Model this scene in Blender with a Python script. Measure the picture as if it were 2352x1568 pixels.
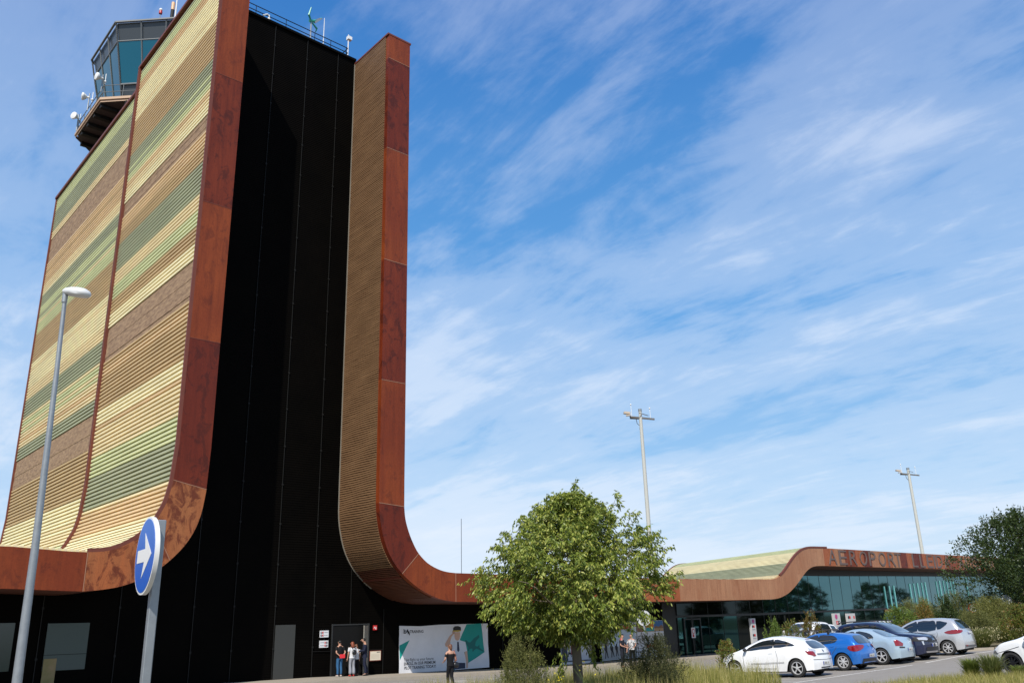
import bpy, bmesh, math, random
import numpy as np
from mathutils import Vector, Matrix, noise as mnoise
from mathutils.geometry import delaunay_2d_cdt
from mathutils.bvhtree import BVHTree

for o in list(bpy.data.objects): bpy.data.objects.remove(o)
S = bpy.context.scene
COL = S.collection
R = math.radians
random.seed(7)
rng = np.random.default_rng(11)

# ------------------------------------------------------------------ camera
YAW, PITCH, ROLL = R(41.86), R(18.33), R(-1.64)
fw = Vector((math.sin(YAW)*math.cos(PITCH), math.cos(YAW)*math.cos(PITCH), math.sin(PITCH)))
rt = Vector((math.cos(YAW), -math.sin(YAW), 0)); up = rt.cross(fw)
rt2 = rt*math.cos(ROLL)+up*math.sin(ROLL); up2 = -rt*math.sin(ROLL)+up*math.cos(ROLL)
cam = bpy.data.objects.new('camera', bpy.data.cameras.new('camera')); COL.objects.link(cam)
cam.matrix_world = Matrix(((rt2.x, up2.x, -fw.x, 0), (rt2.y, up2.y, -fw.y, 0), (rt2.z, up2.z, -fw.z, 0), (0, 0, 0, 1)))
cam.data.sensor_width = 36; cam.data.lens = 1950/2352*36; cam.data.clip_end = 6000; cam.data.clip_start = .1
S.camera = cam

# ------------------------------------------------------------------ sun, sky, exposure
SUN = Vector((-.533, -.404, .743)).normalized()
sl = bpy.data.lights.new('sun', 'SUN'); sl.energy = 4.2; sl.angle = R(.53); sl.color = (1, .95, .87)
so = bpy.data.objects.new('sun', sl); COL.objects.link(so); so.rotation_euler = (-SUN).to_track_quat('-Z', 'Y').to_euler()
so.location = (-20, -20, 60)
S.view_settings.view_transform = 'Standard'; S.view_settings.look = 'None'
S.view_settings.exposure = 0.3; S.view_settings.gamma = 1
W = bpy.data.worlds.new('World'); S.world = W; W.use_nodes = True

def N(nt, t, **k):
    n = nt.nodes.new(t)
    for a, b in k.items():
        if a == 'inp':
            for i, v in b.items(): n.inputs[i].default_value = v
        else: setattr(n, a, b)
    return n
def ramp(nt, src, stops, interp='LINEAR'):
    n = N(nt, 'ShaderNodeValToRGB'); n.color_ramp.interpolation = interp
    e = n.color_ramp.elements
    while len(e) < len(stops): e.new(.5)
    for i, (p, c) in enumerate(stops):
        e[i].position = p; e[i].color = (c, c, c, 1) if isinstance(c, (int, float)) else (*c, 1)
    nt.links.new(src, n.inputs[0]); return n.outputs[0]
def mth(nt, op, a, b=None, c=None):
    n = N(nt, 'ShaderNodeMath', operation=op)
    for i, v in enumerate((a, b, c)):
        if v is None: continue
        if isinstance(v, (int, float)): n.inputs[i].default_value = v
        else: nt.links.new(v, n.inputs[i])
    return n.outputs[0]
def mixc(nt, fac, a, b, mode='MIX'):
    n = N(nt, 'ShaderNodeMix', data_type='RGBA', blend_type=mode)
    for i, v in ((0, fac), (6, a), (7, b)):
        if isinstance(v, (int, float)): n.inputs[i].default_value = v
        elif isinstance(v, tuple): n.inputs[i].default_value = (*v, 1)
        else: nt.links.new(v, n.inputs[i])
    return n.outputs[2]

def make_world():
    nt = W.node_tree; nt.nodes.clear(); L = nt.links
    sky = N(nt, 'ShaderNodeTexSky', sky_type='NISHITA', sun_disc=False)
    sky.sun_elevation = math.asin(SUN.z); sky.sun_rotation = math.atan2(SUN.x, SUN.y)
    sky.altitude = 300; sky.air_density = 1.0; sky.dust_density = 0.4; sky.ozone_density = 2.2
    tc = N(nt, 'ShaderNodeTexCoord')
    sp = N(nt, 'ShaderNodeSeparateXYZ'); L.new(tc.outputs['Generated'], sp.inputs[0])
    zz = mth(nt, 'ADD', mth(nt, 'MAXIMUM', sp.outputs[2], 0.0), .16)
    u = mth(nt, 'DIVIDE', sp.outputs[0], zz); v = mth(nt, 'DIVIDE', sp.outputs[1], zz)
    cb = N(nt, 'ShaderNodeCombineXYZ'); L.new(u, cb.inputs[0]); L.new(v, cb.inputs[1])
    def layer(rot, sc, nsc, det, rough, dist, loc=(0, 0, 0)):
        mp = N(nt, 'ShaderNodeMapping'); L.new(cb.outputs[0], mp.inputs[0])
        mp.inputs['Rotation'].default_value = (0, 0, R(rot)); mp.inputs['Scale'].default_value = sc; mp.inputs['Location'].default_value = loc
        n = N(nt, 'ShaderNodeTexNoise'); L.new(mp.outputs[0], n.inputs['Vector'])
        n.inputs['Scale'].default_value = nsc; n.inputs['Detail'].default_value = det
        n.inputs['Roughness'].default_value = rough; n.inputs['Distortion'].default_value = dist
        return n.outputs[0]
    warp = layer(10, (1, 1, 1), .55, 3, .5, 0, (7.3, 2.2, 0))
    big = layer(35, (.95, .68, 1), .95, 5, .52, .35, (3.1, 4.7, 0))
    st = layer(30, (1.45, .45, 1), 1.25, 9, .60, .55, (3.4, 7.2, 0))
    fine = layer(40, (1.8, .6, 1), 4.2, 8, .64, .5, (5, 1, 0))
    puff = layer(0, (1, 1, 1), 7.0, 7, .6, .2, (2, 8, 0))
    a = mth(nt, 'ADD', mth(nt, 'MULTIPLY', big, .52), mth(nt, 'ADD', mth(nt, 'MULTIPLY', st, .46), mth(nt, 'ADD', mth(nt, 'MULTIPLY', fine, .24), mth(nt, 'MULTIPLY', puff, .11))))
    lowness = mth(nt, 'SUBTRACT', 1.0, mth(nt, 'MAXIMUM', sp.outputs[2], 0.0))
    hz = mth(nt, 'MULTIPLY', mth(nt, 'POWER', lowness, 2.4), .13)
    a = mth(nt, 'ADD', a, hz)
    m = ramp(nt, a, [(.60, 0.0), (.71, .36), (.81, .76), (.95, 1.0)], 'EASE')
    m = mth(nt, 'MULTIPLY', m, .90)
    g = ramp(nt, lowness, [(0.0, (.035, .13, .44)), (.36, (.040, .215, .62)), (.66, (.125, .40, .83)), (.86, (.36, .62, .93)), (1.0, (.66, .80, .95))])
    g = mixc(nt, 1.0, g, (10, 10, 10), 'MULTIPLY')
    blue = mixc(nt, .84, sky.outputs[0], g)
    ccol = ramp(nt, lowness, [(0.3, (.56, .65, .88)), (.62, (.72, .82, .98)), (1.0, (.80, .88, .99))])
    ccol = mixc(nt, 1.0, ccol, (10, 10, 10), 'MULTIPLY')
    cl = mixc(nt, m, blue, ccol)
    bg = N(nt, 'ShaderNodeBackground', inp={'Strength': .084}); L.new(cl, bg.inputs[0])
    out = N(nt, 'ShaderNodeOutputWorld'); L.new(bg.outputs[0], out.inputs[0])
make_world()

# ------------------------------------------------------------------ ground shape
XS = [-60, 10, 22, 28, 33, 39, 50, 60, 75, 200]; ZF = [-2.3, -2.3, -2.36, -2.46, -2.55, -2.61, -2.60, -2.58, -2.5, -2.4]
def interp(x, xs, ys):
    if x <= xs[0]: return ys[0]
    for i in range(1, len(xs)):
        if x <= xs[i]:
            t = (x-xs[i-1])/(xs[i]-xs[i-1]); return ys[i-1]+(ys[i]-ys[i-1])*t
    return ys[-1]
def ground(x, y):
    zf = interp(x, XS, ZF); z = interp(x, [10, 27.7, 37, 42, 46, 60], [-2.3, -2.19, -2.06, -1.91, -1.84, -1.72])
    return interp(y, [-20, 3, 10, 17, 22, 36, 42], [-1.65, -1.66, min(z+.3, -1.7), z, z-.15, zf, zf])

# ------------------------------------------------------------------ materials
MATS = {}
def mat(name, col, rough=.6, metal=0.0, spec=.5, bump=None, var=None, coat=0, trans=None, emit=None, nscale=None):
    """col: base; var=(scale, amount, colour2) noise colour variation; bump=(scale, strength)"""
    if name in MATS: return MATS[name]
    m = bpy.data.materials.new(name); m.use_nodes = True; nt = m.node_tree
    b = nt.nodes['Principled BSDF']; b.inputs['Base Color'].default_value = (*col, 1)
    b.inputs['Roughness'].default_value = rough; b.inputs['Metallic'].default_value = metal
    b.inputs['Specular IOR Level'].default_value = spec
    if coat: b.inputs['Coat Weight'].default_value = coat; b.inputs['Coat Roughness'].default_value = .03
    if emit: b.inputs['Emission Color'].default_value = (*emit[0], 1); b.inputs['Emission Strength'].default_value = emit[1]
    if var or bump: tc = N(nt, 'ShaderNodeTexCoord')
    if var:
        n = N(nt, 'ShaderNodeTexNoise', inp={'Scale': var[0], 'Detail': 6, 'Roughness': .65})
        if nscale:
            mp = N(nt, 'ShaderNodeMapping'); mp.inputs['Scale'].default_value = nscale
            nt.links.new(tc.outputs['Object'], mp.inputs[0]); nt.links.new(mp.outputs[0], n.inputs['Vector'])
        else: nt.links.new(tc.outputs['Object'], n.inputs['Vector'])
        f = ramp(nt, n.outputs[0], [(.5-var[1]*.5, 0.0), (.5+var[1]*.5, 1.0)])
        nt.links.new(mixc(nt, f, col, var[2]), b.inputs['Base Color'])
    if bump:
        n = N(nt, 'ShaderNodeTexNoise', inp={'Scale': bump[0], 'Detail': 5}); nt.links.new(tc.outputs['Object'], n.inputs['Vector'])
        bp = N(nt, 'ShaderNodeBump', inp={'Strength': bump[1], 'Distance': .02}); nt.links.new(n.outputs[0], bp.inputs['Height'])
        nt.links.new(bp.outputs[0], b.inputs['Normal'])
    MATS[name] = m; return m

# ------------------------------------------------------------------ mesh builder
class MB:
    def __init__(s): s.v = []; s.f = []; s.m = []
    def add(s, vs, fs, mi=0):
        o = len(s.v); s.v += [tuple(p) for p in vs]; s.f += [tuple(i+o for i in f) for f in fs]; s.m += [mi]*len(fs); return s
    def box(s, x0, x1, y0, y1, z0, z1, mi=0):
        v = [(x0, y0, z0), (x1, y0, z0), (x1, y1, z0), (x0, y1, z0), (x0, y0, z1), (x1, y0, z1), (x1, y1, z1), (x0, y1, z1)]
        return s.add(v, [(0, 3, 2, 1), (4, 5, 6, 7), (0, 1, 5, 4), (1, 2, 6, 5), (2, 3, 7, 6), (3, 0, 4, 7)], mi)
    def bar(s, a, b, w, h, mi=0, upv=(0, 0, 1)):
        a = Vector(a); b = Vector(b); d = (b-a).normalized(); u = Vector(upv)
        if abs(d.dot(u)) > .97: u = Vector((1, 0, 0))
        r = d.cross(u).normalized(); u = r.cross(d)
        v = [p+r*x*w/2+u*y*h/2 for p in (a, b) for x, y in ((-1, -1), (1, -1), (1, 1), (-1, 1))]
        return s.add(v, [(0, 3, 2, 1), (4, 5, 6, 7), (0, 1, 5, 4), (1, 2, 6, 5), (2, 3, 7, 6), (3, 0, 4, 7)], mi)
    def tube(s, pts, rs, n=10, mi=0, caps=True):
        pts = [Vector(p) for p in pts]; rs = rs if isinstance(rs, (list, tuple)) else [rs]*len(pts)
        vs = []; fs = []; u = None
        for i, p in enumerate(pts):
            d = (pts[min(i+1, len(pts)-1)]-pts[max(i-1, 0)]).normalized()
            if u is None: u = d.orthogonal().normalized()
            u = (u-d*u.dot(d)).normalized(); w = d.cross(u)
            vs += [p+(u*math.cos(2*math.pi*k/n)+w*math.sin(2*math.pi*k/n))*rs[i] for k in range(n)]
        for i in range(len(pts)-1):
            fs += [(i*n+k, i*n+(k+1) % n, (i+1)*n+(k+1) % n, (i+1)*n+k) for k in range(n)]
        if caps: fs += [tuple(range(n-1, -1, -1)), tuple((len(pts)-1)*n+k for k in range(n))]
        return s.add(vs, fs, mi)
    def prism(s, poly, d, mi=0):
        """poly: 3D points (planar), d: extrusion vector"""
        n = len(poly); d = Vector(d); v = [Vector(p) for p in poly]; v += [p+d for p in v]
        return s.add(v, [tuple(range(n-1, -1, -1)), tuple(range(n, 2*n))]+[(k, (k+1) % n, n+(k+1) % n, n+k) for k in range(n)], mi)
    def ball(s, c, r, mi=0, nu=12, nv=8, sc=(1, 1, 1)):
        vs = []; fs = []
        for j in range(nv+1):
            t = math.pi*j/nv
            for i in range(nu):
                a = 2*math.pi*i/nu; vs.append((c[0]+r*sc[0]*math.sin(t)*math.cos(a), c[1]+r*sc[1]*math.sin(t)*math.sin(a), c[2]+r*sc[2]*math.cos(t)))
        for j in range(nv):
            fs += [(j*nu+i, (j+1)*nu+i, (j+1)*nu+(i+1) % nu, j*nu+(i+1) % nu) for i in range(nu)]
        return s.add(vs, fs, mi)
    def build(s, name, mats, parent=None, smooth=False, bev=0):
        me = bpy.data.meshes.new(name); me.from_pydata([tuple(p) for p in s.v], [], s.f)
        if not isinstance(mats, (list, tuple)): mats = [mats]
        for m in mats: me.materials.append(m)
        if len(mats) > 1: me.polygons.foreach_set('material_index', s.m)
        bm = bmesh.new(); bm.from_mesh(me)
        bmesh.ops.recalc_face_normals(bm, faces=bm.faces)
        if bev: bmesh.ops.bevel(bm, geom=bm.edges[:], offset=bev, segments=1, affect='EDGES', clamp_overlap=True)
        bm.to_mesh(me); bm.free()
        if smooth:
            me.polygons.foreach_set('use_smooth', [True]*len(me.polygons)); me.set_sharp_from_angle(angle=R(smooth if smooth > 1 else 40))
        o = bpy.data.objects.new(name, me); COL.objects.link(o)
        if parent: o.parent = parent
        return o
def raw(name, verts, faces, mats, parent=None, smooth=False, mi=None):
    """fast mesh from numpy arrays; faces (n,3|4)"""
    me = bpy.data.meshes.new(name); k = faces.shape[1]; nf = len(faces)
    me.vertices.add(len(verts)); me.vertices.foreach_set('co', np.asarray(verts, np.float32).ravel())
    me.loops.add(nf*k); me.loops.foreach_set('vertex_index', np.asarray(faces, np.int32).ravel())
    me.polygons.add(nf); me.polygons.foreach_set('loop_start', np.arange(0, nf*k, k, dtype=np.int32))
    for m in (mats if isinstance(mats, (list, tuple)) else [mats]): me.materials.append(m)
    if mi is not None: me.polygons.foreach_set('material_index', np.asarray(mi, np.int32))
    if smooth: me.polygons.foreach_set('use_smooth', [True]*nf)
    me.update(calc_edges=True)
    o = bpy.data.objects.new(name, me); COL.objects.link(o)
    if parent: o.parent = parent
    return o
def tag(o, label=None, cat=None, group=None, kind=None):
    if label: o['label'] = label
    if cat: o['category'] = cat
    if group: o['group'] = group
    if kind: o['kind'] = kind
    return o
def thing(name, label, cat, loc=(0, 0, 0), rz=0, group=None):
    o = bpy.data.objects.new(name, None); COL.objects.link(o); o.location = loc; o.rotation_euler = (0, 0, rz); o.empty_display_size = .3
    return tag(o, label, cat, group)
def dup(src, label=None, group=None, loc=None, rz=None):
    r = src.copy(); COL.objects.link(r)
    for ch in src.children:
        c = ch.copy(); COL.objects.link(c); c.parent = r
        for g in ch.children:
            d = g.copy(); COL.objects.link(d); d.parent = c
    if label: r['label'] = label
    if group: r['group'] = group
    if loc is not None: r.location = loc
    if rz is not None: r.rotation_euler = (0, 0, rz)
    return r
def inside(p, poly):
    c = False; n = len(poly); x, y = p
    for i in range(n):
        x1, y1 = poly[i]; x2, y2 = poly[i-1]
        if (y1 > y) != (y2 > y) and x < (x2-x1)*(y-y1)/(y2-y1)+x1: c = not c
    return c
def fill2d(poly, step=None):
    pts = []; n = len(poly)
    for i in range(n):
        a = poly[i]; b = poly[(i+1) % n]; L = math.dist(a, b); k = max(1, int(L/step)) if step else 1
        pts += [(a[0]+(b[0]-a[0])*j/k, a[1]+(b[1]-a[1])*j/k) for j in range(k)]
    nb = len(pts); P = [Vector(p) for p in pts]
    if step:
        x0 = min(p[0] for p in pts); x1 = max(p[0] for p in pts); y0 = min(p[1] for p in pts); y1 = max(p[1] for p in pts)
        y = y0+step/2
        while y < y1:
            x = x0+step/2
            while x < x1:
                if inside((x, y), pts): P.append(Vector((x, y)))
                x += step
            y += step
    r = delaunay_2d_cdt(P, [(i, (i+1) % nb) for i in range(nb)], [], 0, 1e-5)
    V = [tuple(p) for p in r[0]]
    F = [f for f in r[2] if inside((sum(V[i][0] for i in f)/3, sum(V[i][1] for i in f)/3), pts)]
    return V, F
def smoothpoly(pts, k=6, closed=True):
    out = []; n = len(pts)
    rr = range(n) if closed else range(n-1)
    for i in rr:
        p0, p1, p2, p3 = (pts[(i-1) % n] if closed or i > 0 else pts[0]), pts[i], pts[(i+1) % n], (pts[(i+2) % n] if closed or i+2 < n else pts[-1])
        for j in range(k):
            t = j/k
            out.append(tuple(.5*((2*p1[d])+(-p0[d]+p2[d])*t+(2*p0[d]-5*p1[d]+4*p2[d]-p3[d])*t*t+(-p0[d]+3*p1[d]-3*p2[d]+p3[d])*t**3) for d in range(len(p1))))
    if not closed: out.append(tuple(pts[-1]))
    return out
def text_pts(body, size, width=1.0, bold=0.0, align='LEFT', spacing=1.0):
    cu = bpy.data.curves.new('t', 'FONT'); cu.body = body; cu.size = size; cu.align_x = align; cu.offset = bold; cu.space_character = spacing; cu.resolution_u = 3
    ob = bpy.data.objects.new('t', cu); COL.objects.link(ob)
    me = bpy.data.meshes.new_from_object(ob.evaluated_get(bpy.context.evaluated_depsgraph_get()))
    V = [(v.co.x*width, v.co.y) for v in me.vertices]; F = [tuple(p.vertices) for p in me.polygons]
    bpy.data.objects.remove(ob); bpy.data.curves.remove(cu); bpy.data.meshes.remove(me)
    return V, F
def flat(mb, V, F, place, mi=0):
    """place(u,v)->3D"""
    mb.add([place(u, v) for u, v in V], F, mi)

# ------------------------------------------------------------------ surface materials
def rust_mat(name, c1, c2, stain, seed=0., patch=.5, warm=None):
    m = bpy.data.materials.new(name); m.use_nodes = True; nt = m.node_tree; L = nt.links; b = nt.nodes['Principled BSDF']
    tc = N(nt, 'ShaderNodeTexCoord')
    def nz(sc, scale, det=6, rough=.6, dist=0, w=0):
        mp = N(nt, 'ShaderNodeMapping'); mp.inputs['Scale'].default_value = sc; mp.inputs['Location'].default_value = (seed*3.7, seed*1.3+w, seed*2.1)
        L.new(tc.outputs['Object'], mp.inputs[0]); n = N(nt, 'ShaderNodeTexNoise', inp={'Scale': scale, 'Detail': det, 'Roughness': rough, 'Distortion': dist})
        L.new(mp.outputs[0], n.inputs['Vector']); return n.outputs[0]
    broad = ramp(nt, nz((1, 1, .45), .35, 3), [(.38, 0.0), (.64, 1.0)])
    col = mixc(nt, broad, c1, c2)
    streak = ramp(nt, nz((3, 3, .22), 2.2, 8, .7), [(.42, 0.0), (.75, .75)])
    col = mixc(nt, streak, col, tuple(x*.62 for x in c1))
    pn = ramp(nt, nz((1, 1, .6), 1.7, 10, .70, .8, 5), [(.60-.12*patch, 0.0), (.66-.10*patch, .8), (.9, 1.0)])
    col = mixc(nt, mth(nt, 'MULTIPLY', pn, patch), col, stain)
    grain = ramp(nt, nz((1, 1, 1), 22, 4, .7), [(.3, .8), (.7, 1.12)])
    col = mixc(nt, 1.0, col, grain, 'MULTIPLY')
    L.new(col, b.inputs['Base Color']); b.inputs['Roughness'].default_value = .5; b.inputs['Specular IOR Level'].default_value = .3
    bp = N(nt, 'ShaderNodeBump', inp={'Strength': .25, 'Distance': .01}); L.new(nz((1, 1, 1), 3, 6), bp.inputs['Height']); L.new(bp.outputs[0], b.inputs['Normal'])
    MATS[name] = m; return m
RUST_T = rust_mat('weathered_steel_tower', (.185, .031, .007), (.25, .050, .010), (.07, .011, .004), 1, .5)
RUST_D = rust_mat('weathered_steel_dark', (.13, .017, .005), (.18, .028, .007), (.045, .007, .003), 2, .75)
RUST_C = rust_mat('weathered_steel_stained', (.34, .12, .042), (.36, .10, .030), (.10, .016, .006), 3, 1.0)
RUST_L = rust_mat('weathered_steel_light', (.36, .155, .075), (.44, .215, .11), (.27, .09, .035), 4, .45)
RUST_O = rust_mat('weathered_steel_orange', (.40, .12, .04), (.31, .08, .027), (.20, .045, .016), 5, .6)
SEAM = mat('seam_metal', (.33, .17, .10), .5)
TRIM = mat('rust_trim', (.17, .04, .02), .55, var=(2, .5, (.12, .03, .016)))
def lath_mat(name, c):
    return mat(name, c, .6, var=(.9, .5, tuple(x*.72 for x in c)), nscale=(1, .35, 3))
LY = lath_mat('lath_pale_yellow', (.92, .82, .48)); LT = lath_mat('lath_yellow', (.84, .69, .38)); LO = lath_mat('lath_tan', (.72, .51, .26))
LB = lath_mat('lath_brown', (.55, .385, .18)); LG = lath_mat('lath_light_green', (.64, .67, .35)); LD = lath_mat('lath_dark_green', (.37, .385, .23))
LW = mat('weathered_wood', (.38, .25, .14), .8, var=(4.0, .35, (.17, .10, .055)), nscale=(1, .45, 2.0), bump=(6, .5))
BACK_Y = mat('lath_backing_tan', (.30, .20, .08), .8); BACK_G = mat('lath_backing_green', (.12, .13, .07), .8); BACK_B = mat('lath_backing_brown', (.16, .08, .03), .8)
LR_SHADE = mat('lath_inner_rust_shade', (.13, .04, .015), .7, var=(1.6, .6, (.06, .018, .008)))  # rust laths darkened: shade under the bend put into the colour
LR = mat('lath_inner_brown', (.25, .142, .068), .65, var=(1.6, .6, (.15, .08, .037)), nscale=(1, .4, 1.2))
BLACK = mat('black_corrugated_steel', (.0013, .0011, .0009), .7, spec=.04, var=(.5, .5, (.0035, .0028, .002)))
BLACK2 = mat('black_joint', (.007, .007, .006), .6, spec=.3)
DARK = mat('dark_recess', (.006, .006, .006), .7, spec=.2)

# ------------------------------------------------------------------ profiles of the two steel ribbons, in the facade plane (x, z)
LOUT = [(-60, 3.45), (7.4, 3.16), (9.3, 3.05)]+smoothpoly([(9.99, 3.04), (10.65, 3.1), (11.26, 3.31), (11.84, 3.68), (12.27, 4.1), (12.45, 4.35), (12.58, 4.62), (12.82, 5.2), (12.98, 6.0)], 3, False)+[(13.09, 7.6), (13.09, 33.4)]
LIN = [(-60, 2.05), (7.4, 1.68), (9.3, 1.61)]+smoothpoly([(9.99, 1.59), (10.72, 1.66), (11.42, 1.8), (12.1, 2.06), (12.78, 2.47), (13.52, 3.18), (14.0, 3.9), (14.28, 4.7), (14.42, 5.7)], 3, False)+[(14.48, 7.6), (14.5, 33.4)]
ROUT = [(24.63, 33.5), (24.63, 7)]+smoothpoly([(24.64, 5.7), (24.72, 5.1), (24.93, 4.49), (25.2, 3.95), (25.55, 3.45), (26.1, 3.0), (26.74, 2.72), (27.3, 2.59), (27.89, 2.54)], 3, False)+[(32, 2.50), (36, 2.47), (44.3, 2.45), (51, 2.48), (56.3, 2.53)]
ROUT += smoothpoly([(57.21, 2.54), (57.86, 2.61), (58.42, 2.78), (59.14, 3.15), (60.09, 3.8), (60.89, 4.3), (61.82, 4.72), (62.71, 4.93), (63.5, 5.0), (64.75, 5.03)], 3, False)+[(65.8, 5.06), (79.3, 5.12), (96, 5.23), (120, 5.4)]
RIN = [(23.13, 33.5), (23.13, 7)]+smoothpoly([(23.14, 5.8), (23.22, 5.04), (23.5, 3.98), (23.96, 3.12), (24.57, 2.46), (25.25, 1.96), (25.93, 1.6), (26.86, 1.26), (27.89, 1.12)], 3, False)+[(32, 1.07), (36, 1.05), (44.3, 1.05), (51, 1.09), (56.3, 1.13)]
RIN += smoothpoly([(57.03, 1.14), (57.79, 1.20), (58.6, 1.36), (59.44, 1.62), (60.49, 2.13), (61.46, 2.72), (62.27, 3.2), (63.05, 3.5), (63.79, 3.62), (64.67, 3.66)], 3, False)+[(65.8, 3.67), (79.3, 3.77), (96, 3.87), (120, 4.0)]
assert len(LOUT) == len(LIN) and len(ROUT) == len(RIN)
FY = 36.0; WY = 39.8

TOWER = thing('control_tower_building', 'tall airport control tower block with rusty steel ribbons, striped slat side and black front', 'building', (19, 36, -2.3))
TERM = thing('terminal_building', 'low glass terminal building under a wavy rusty steel fascia with airport lettering', 'building', (60, 36, -2.5))
def bld(mb, name, mats, parent, **k):
    o = mb.build(name, mats, None, **k); o.parent = parent
    o.matrix_parent_inverse = Matrix.Translation(-Vector(parent.location)); return o

def fascia(parent, A, B, i0, i1, m, name='steel_fascia', y0=None, th=.35):
    mb = MB(); y0 = FY if y0 is None else y0
    for i in range(i0, i1):
        a, b, c, d = A[i], A[i+1], B[i+1], B[i]
        mb.add([(a[0], y0, a[1]), (b[0], y0, b[1]), (c[0], y0, c[1]), (d[0], y0, d[1])], [(0, 1, 2, 3)])
    return bld(mb, name, m, parent)
def cut(A, B, parent, k0, k1, m, step_len):
    """fascia panels between index-parameter positions"""
def lerp2(a, b, t): return tuple(a[i]+(b[i]-a[i])*t for i in range(len(a)))
def at(Pl, s):
    i = min(int(s), len(Pl)-2); return lerp2(Pl[i], Pl[i+1], s-i)
def strip(A, B, s0, s1):
    ss = [s0]+[k for k in range(int(s0)+1, int(math.ceil(s1)))]+[s1]
    return [at(A, s) for s in ss], [at(B, s) for s in ss]
def fpanel(parent, A, B, s0, s1, m, gap=.0):
    a, b = strip(A, B, s0, s1); mb = MB(); n = len(a)
    for i in range(n-1):
        q = [a[i], a[i+1], b[i+1], b[i]]
        mb.add([(x, FY, z) for x, z in q], [(0, 1, 2, 3)])
    # return edges 30 mm deep so the plate has a thickness
    for P_ in (a, b):
        for i in range(n-1):
            mb.add([(P_[i][0], FY, P_[i][1]), (P_[i+1][0], FY, P_[i+1][1]), (P_[i+1][0], FY+.3, P_[i+1][1]), (P_[i][0], FY+.3, P_[i][1])], [(0, 1, 2, 3)])
    return bld(mb, 'steel_fascia_panel', m, parent)
def seam(parent, A, B, s, w=.02, m=None):
    p = at(A, s); q = at(B, s); mb = MB(); mb.bar((p[0], FY-.004, p[1]), (q[0], FY-.004, q[1]), .012, w, upv=(1, 0, 0)) if abs(p[0]-q[0]) < abs(p[1]-q[1]) else mb.bar((p[0], FY-.004, p[1]), (q[0], FY-.004, q[1]), .012, w, upv=(0, 0, 1))
    return bld(mb, 'panel_seam', m or SEAM, parent)
def sidx(Pl, key, val, lo=0, hi=None):
    """index parameter where coordinate key crosses val"""
    hi = hi or len(Pl)-1
    for i in range(lo, hi):
        a, b = Pl[i][key], Pl[i+1][key]
        if (a-val)*(b-val) <= 0 and a != b: return i+(val-a)/(b-a)
nL = len(LOUT); nR = len(ROUT)
# left ribbon panels: vertical ones from the picture's joints, then the stained bend
zj = [33.4, 29.2, 25.9, 20.1, 12.9, 6.05]
ss = [sidx(LIN, 1, z, nL-3) if z > 8 else None for z in zj]
top = nL-1
sv = [top-0.0]+[nL-2+(z-7.6)/(33.4-7.6) for z in (26.23, 19.15, 12.4)]+[nL-3+0.05]
sb = 16.5; sa = 3.0
marks = sv+[sb, sa, .99, 0]
mts = [RUST_T, RUST_D, RUST_T, RUST_D, RUST_C, RUST_C, RUST_T, RUST_T]
for i in range(len(marks)-1):
    fpanel(TOWER, LOUT, LIN, marks[i+1], marks[i], mts[i])
    seam(TOWER, LOUT, LIN, marks[i+1], .025, SEAM if i > 2 else TRIM)
# right ribbon, tower part
def rz(z): return (33.5-z)/(33.5-7)
mk = [0, rz(31.85), rz(25.82), rz(18.92), rz(12.14), 1.98, 14, 26, 27]
mr = [RUST_T, RUST_D, RUST_T, RUST_D, RUST_T, RUST_D, RUST_T, RUST_T, RUST_T]
sL = 26  # index of (27.89,2.54)
for i in range(len(mk)-1):
    fpanel(TOWER, ROUT, RIN, mk[i], mk[i+1], mr[i]); seam(TOWER, ROUT, RIN, mk[i+1], .028)
i0 = sL
i36 = ROUT.index((36, 2.47)); i44 = ROUT.index((44.3, 2.45)); i56 = ROUT.index((56.3, 2.53)); i65 = ROUT.index((65.8, 5.06))
for a, b, m in ((mk[-1], i36, RUST_T), (i36, i44+.3, RUST_O), (i44+.3, i44+1.05, RUST_L), (i44+1.05, i56+.5, RUST_L), (i56+.5, i65-.6, RUST_L)):
    fpanel(TERM, ROUT, RIN, a, b, m); seam(TERM, ROUT, RIN, b, .022)
xs = [65.8]; sA = i65-.6
while xs[-1] < 118: xs.append(xs[-1]+random.choice((1.35, 1.6, 1.1, 1.9)))
prev = sA; k = 0
for x in xs[1:]:
    s = sidx(ROUT, 0, x, i65-1)
    if s is None: break
    fpanel(TERM, ROUT, RIN, prev, s, [RUST_O, RUST_L, RUST_T, RUST_O, RUST_D, RUST_L, RUST_O][k % 7 if k % 3 else (k*2) % 7]); prev = s; k += 1

# ---- slats
def normals(P_):
    out = []
    for i in range(len(P_)):
        a = P_[max(i-1, 0)]; b = P_[min(i+1, len(P_)-1)]; dx, dz = b[0]-a[0], b[1]-a[1]; l = math.hypot(dx, dz)
        out.append((-dz/l, dx/l))
    return out
def resample(P_, pitch, s0=0):
    """walk the polyline at equal arc steps -> [(x,z,nx,nz)]"""
    out = []; acc = s0
    for i in range(len(P_)-1):
        a, b = P_[i], P_[i+1]; l = math.dist(a, b); d = ((b[0]-a[0])/l, (b[1]-a[1])/l)
        while acc < l:
            out.append((a[0]+d[0]*acc, a[1]+d[1]*acc, -d[1], d[0])); acc += pitch
        acc -= l
    return out
BAND = {'y': 0, 't': 1, 'o': 2, 'b': 3, 'g': 4, 'd': 5, 'w': 6}
LATHS = [LY, LT, LO, LB, LG, LD, LW, BACK_Y, BACK_G, BACK_B]
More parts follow.
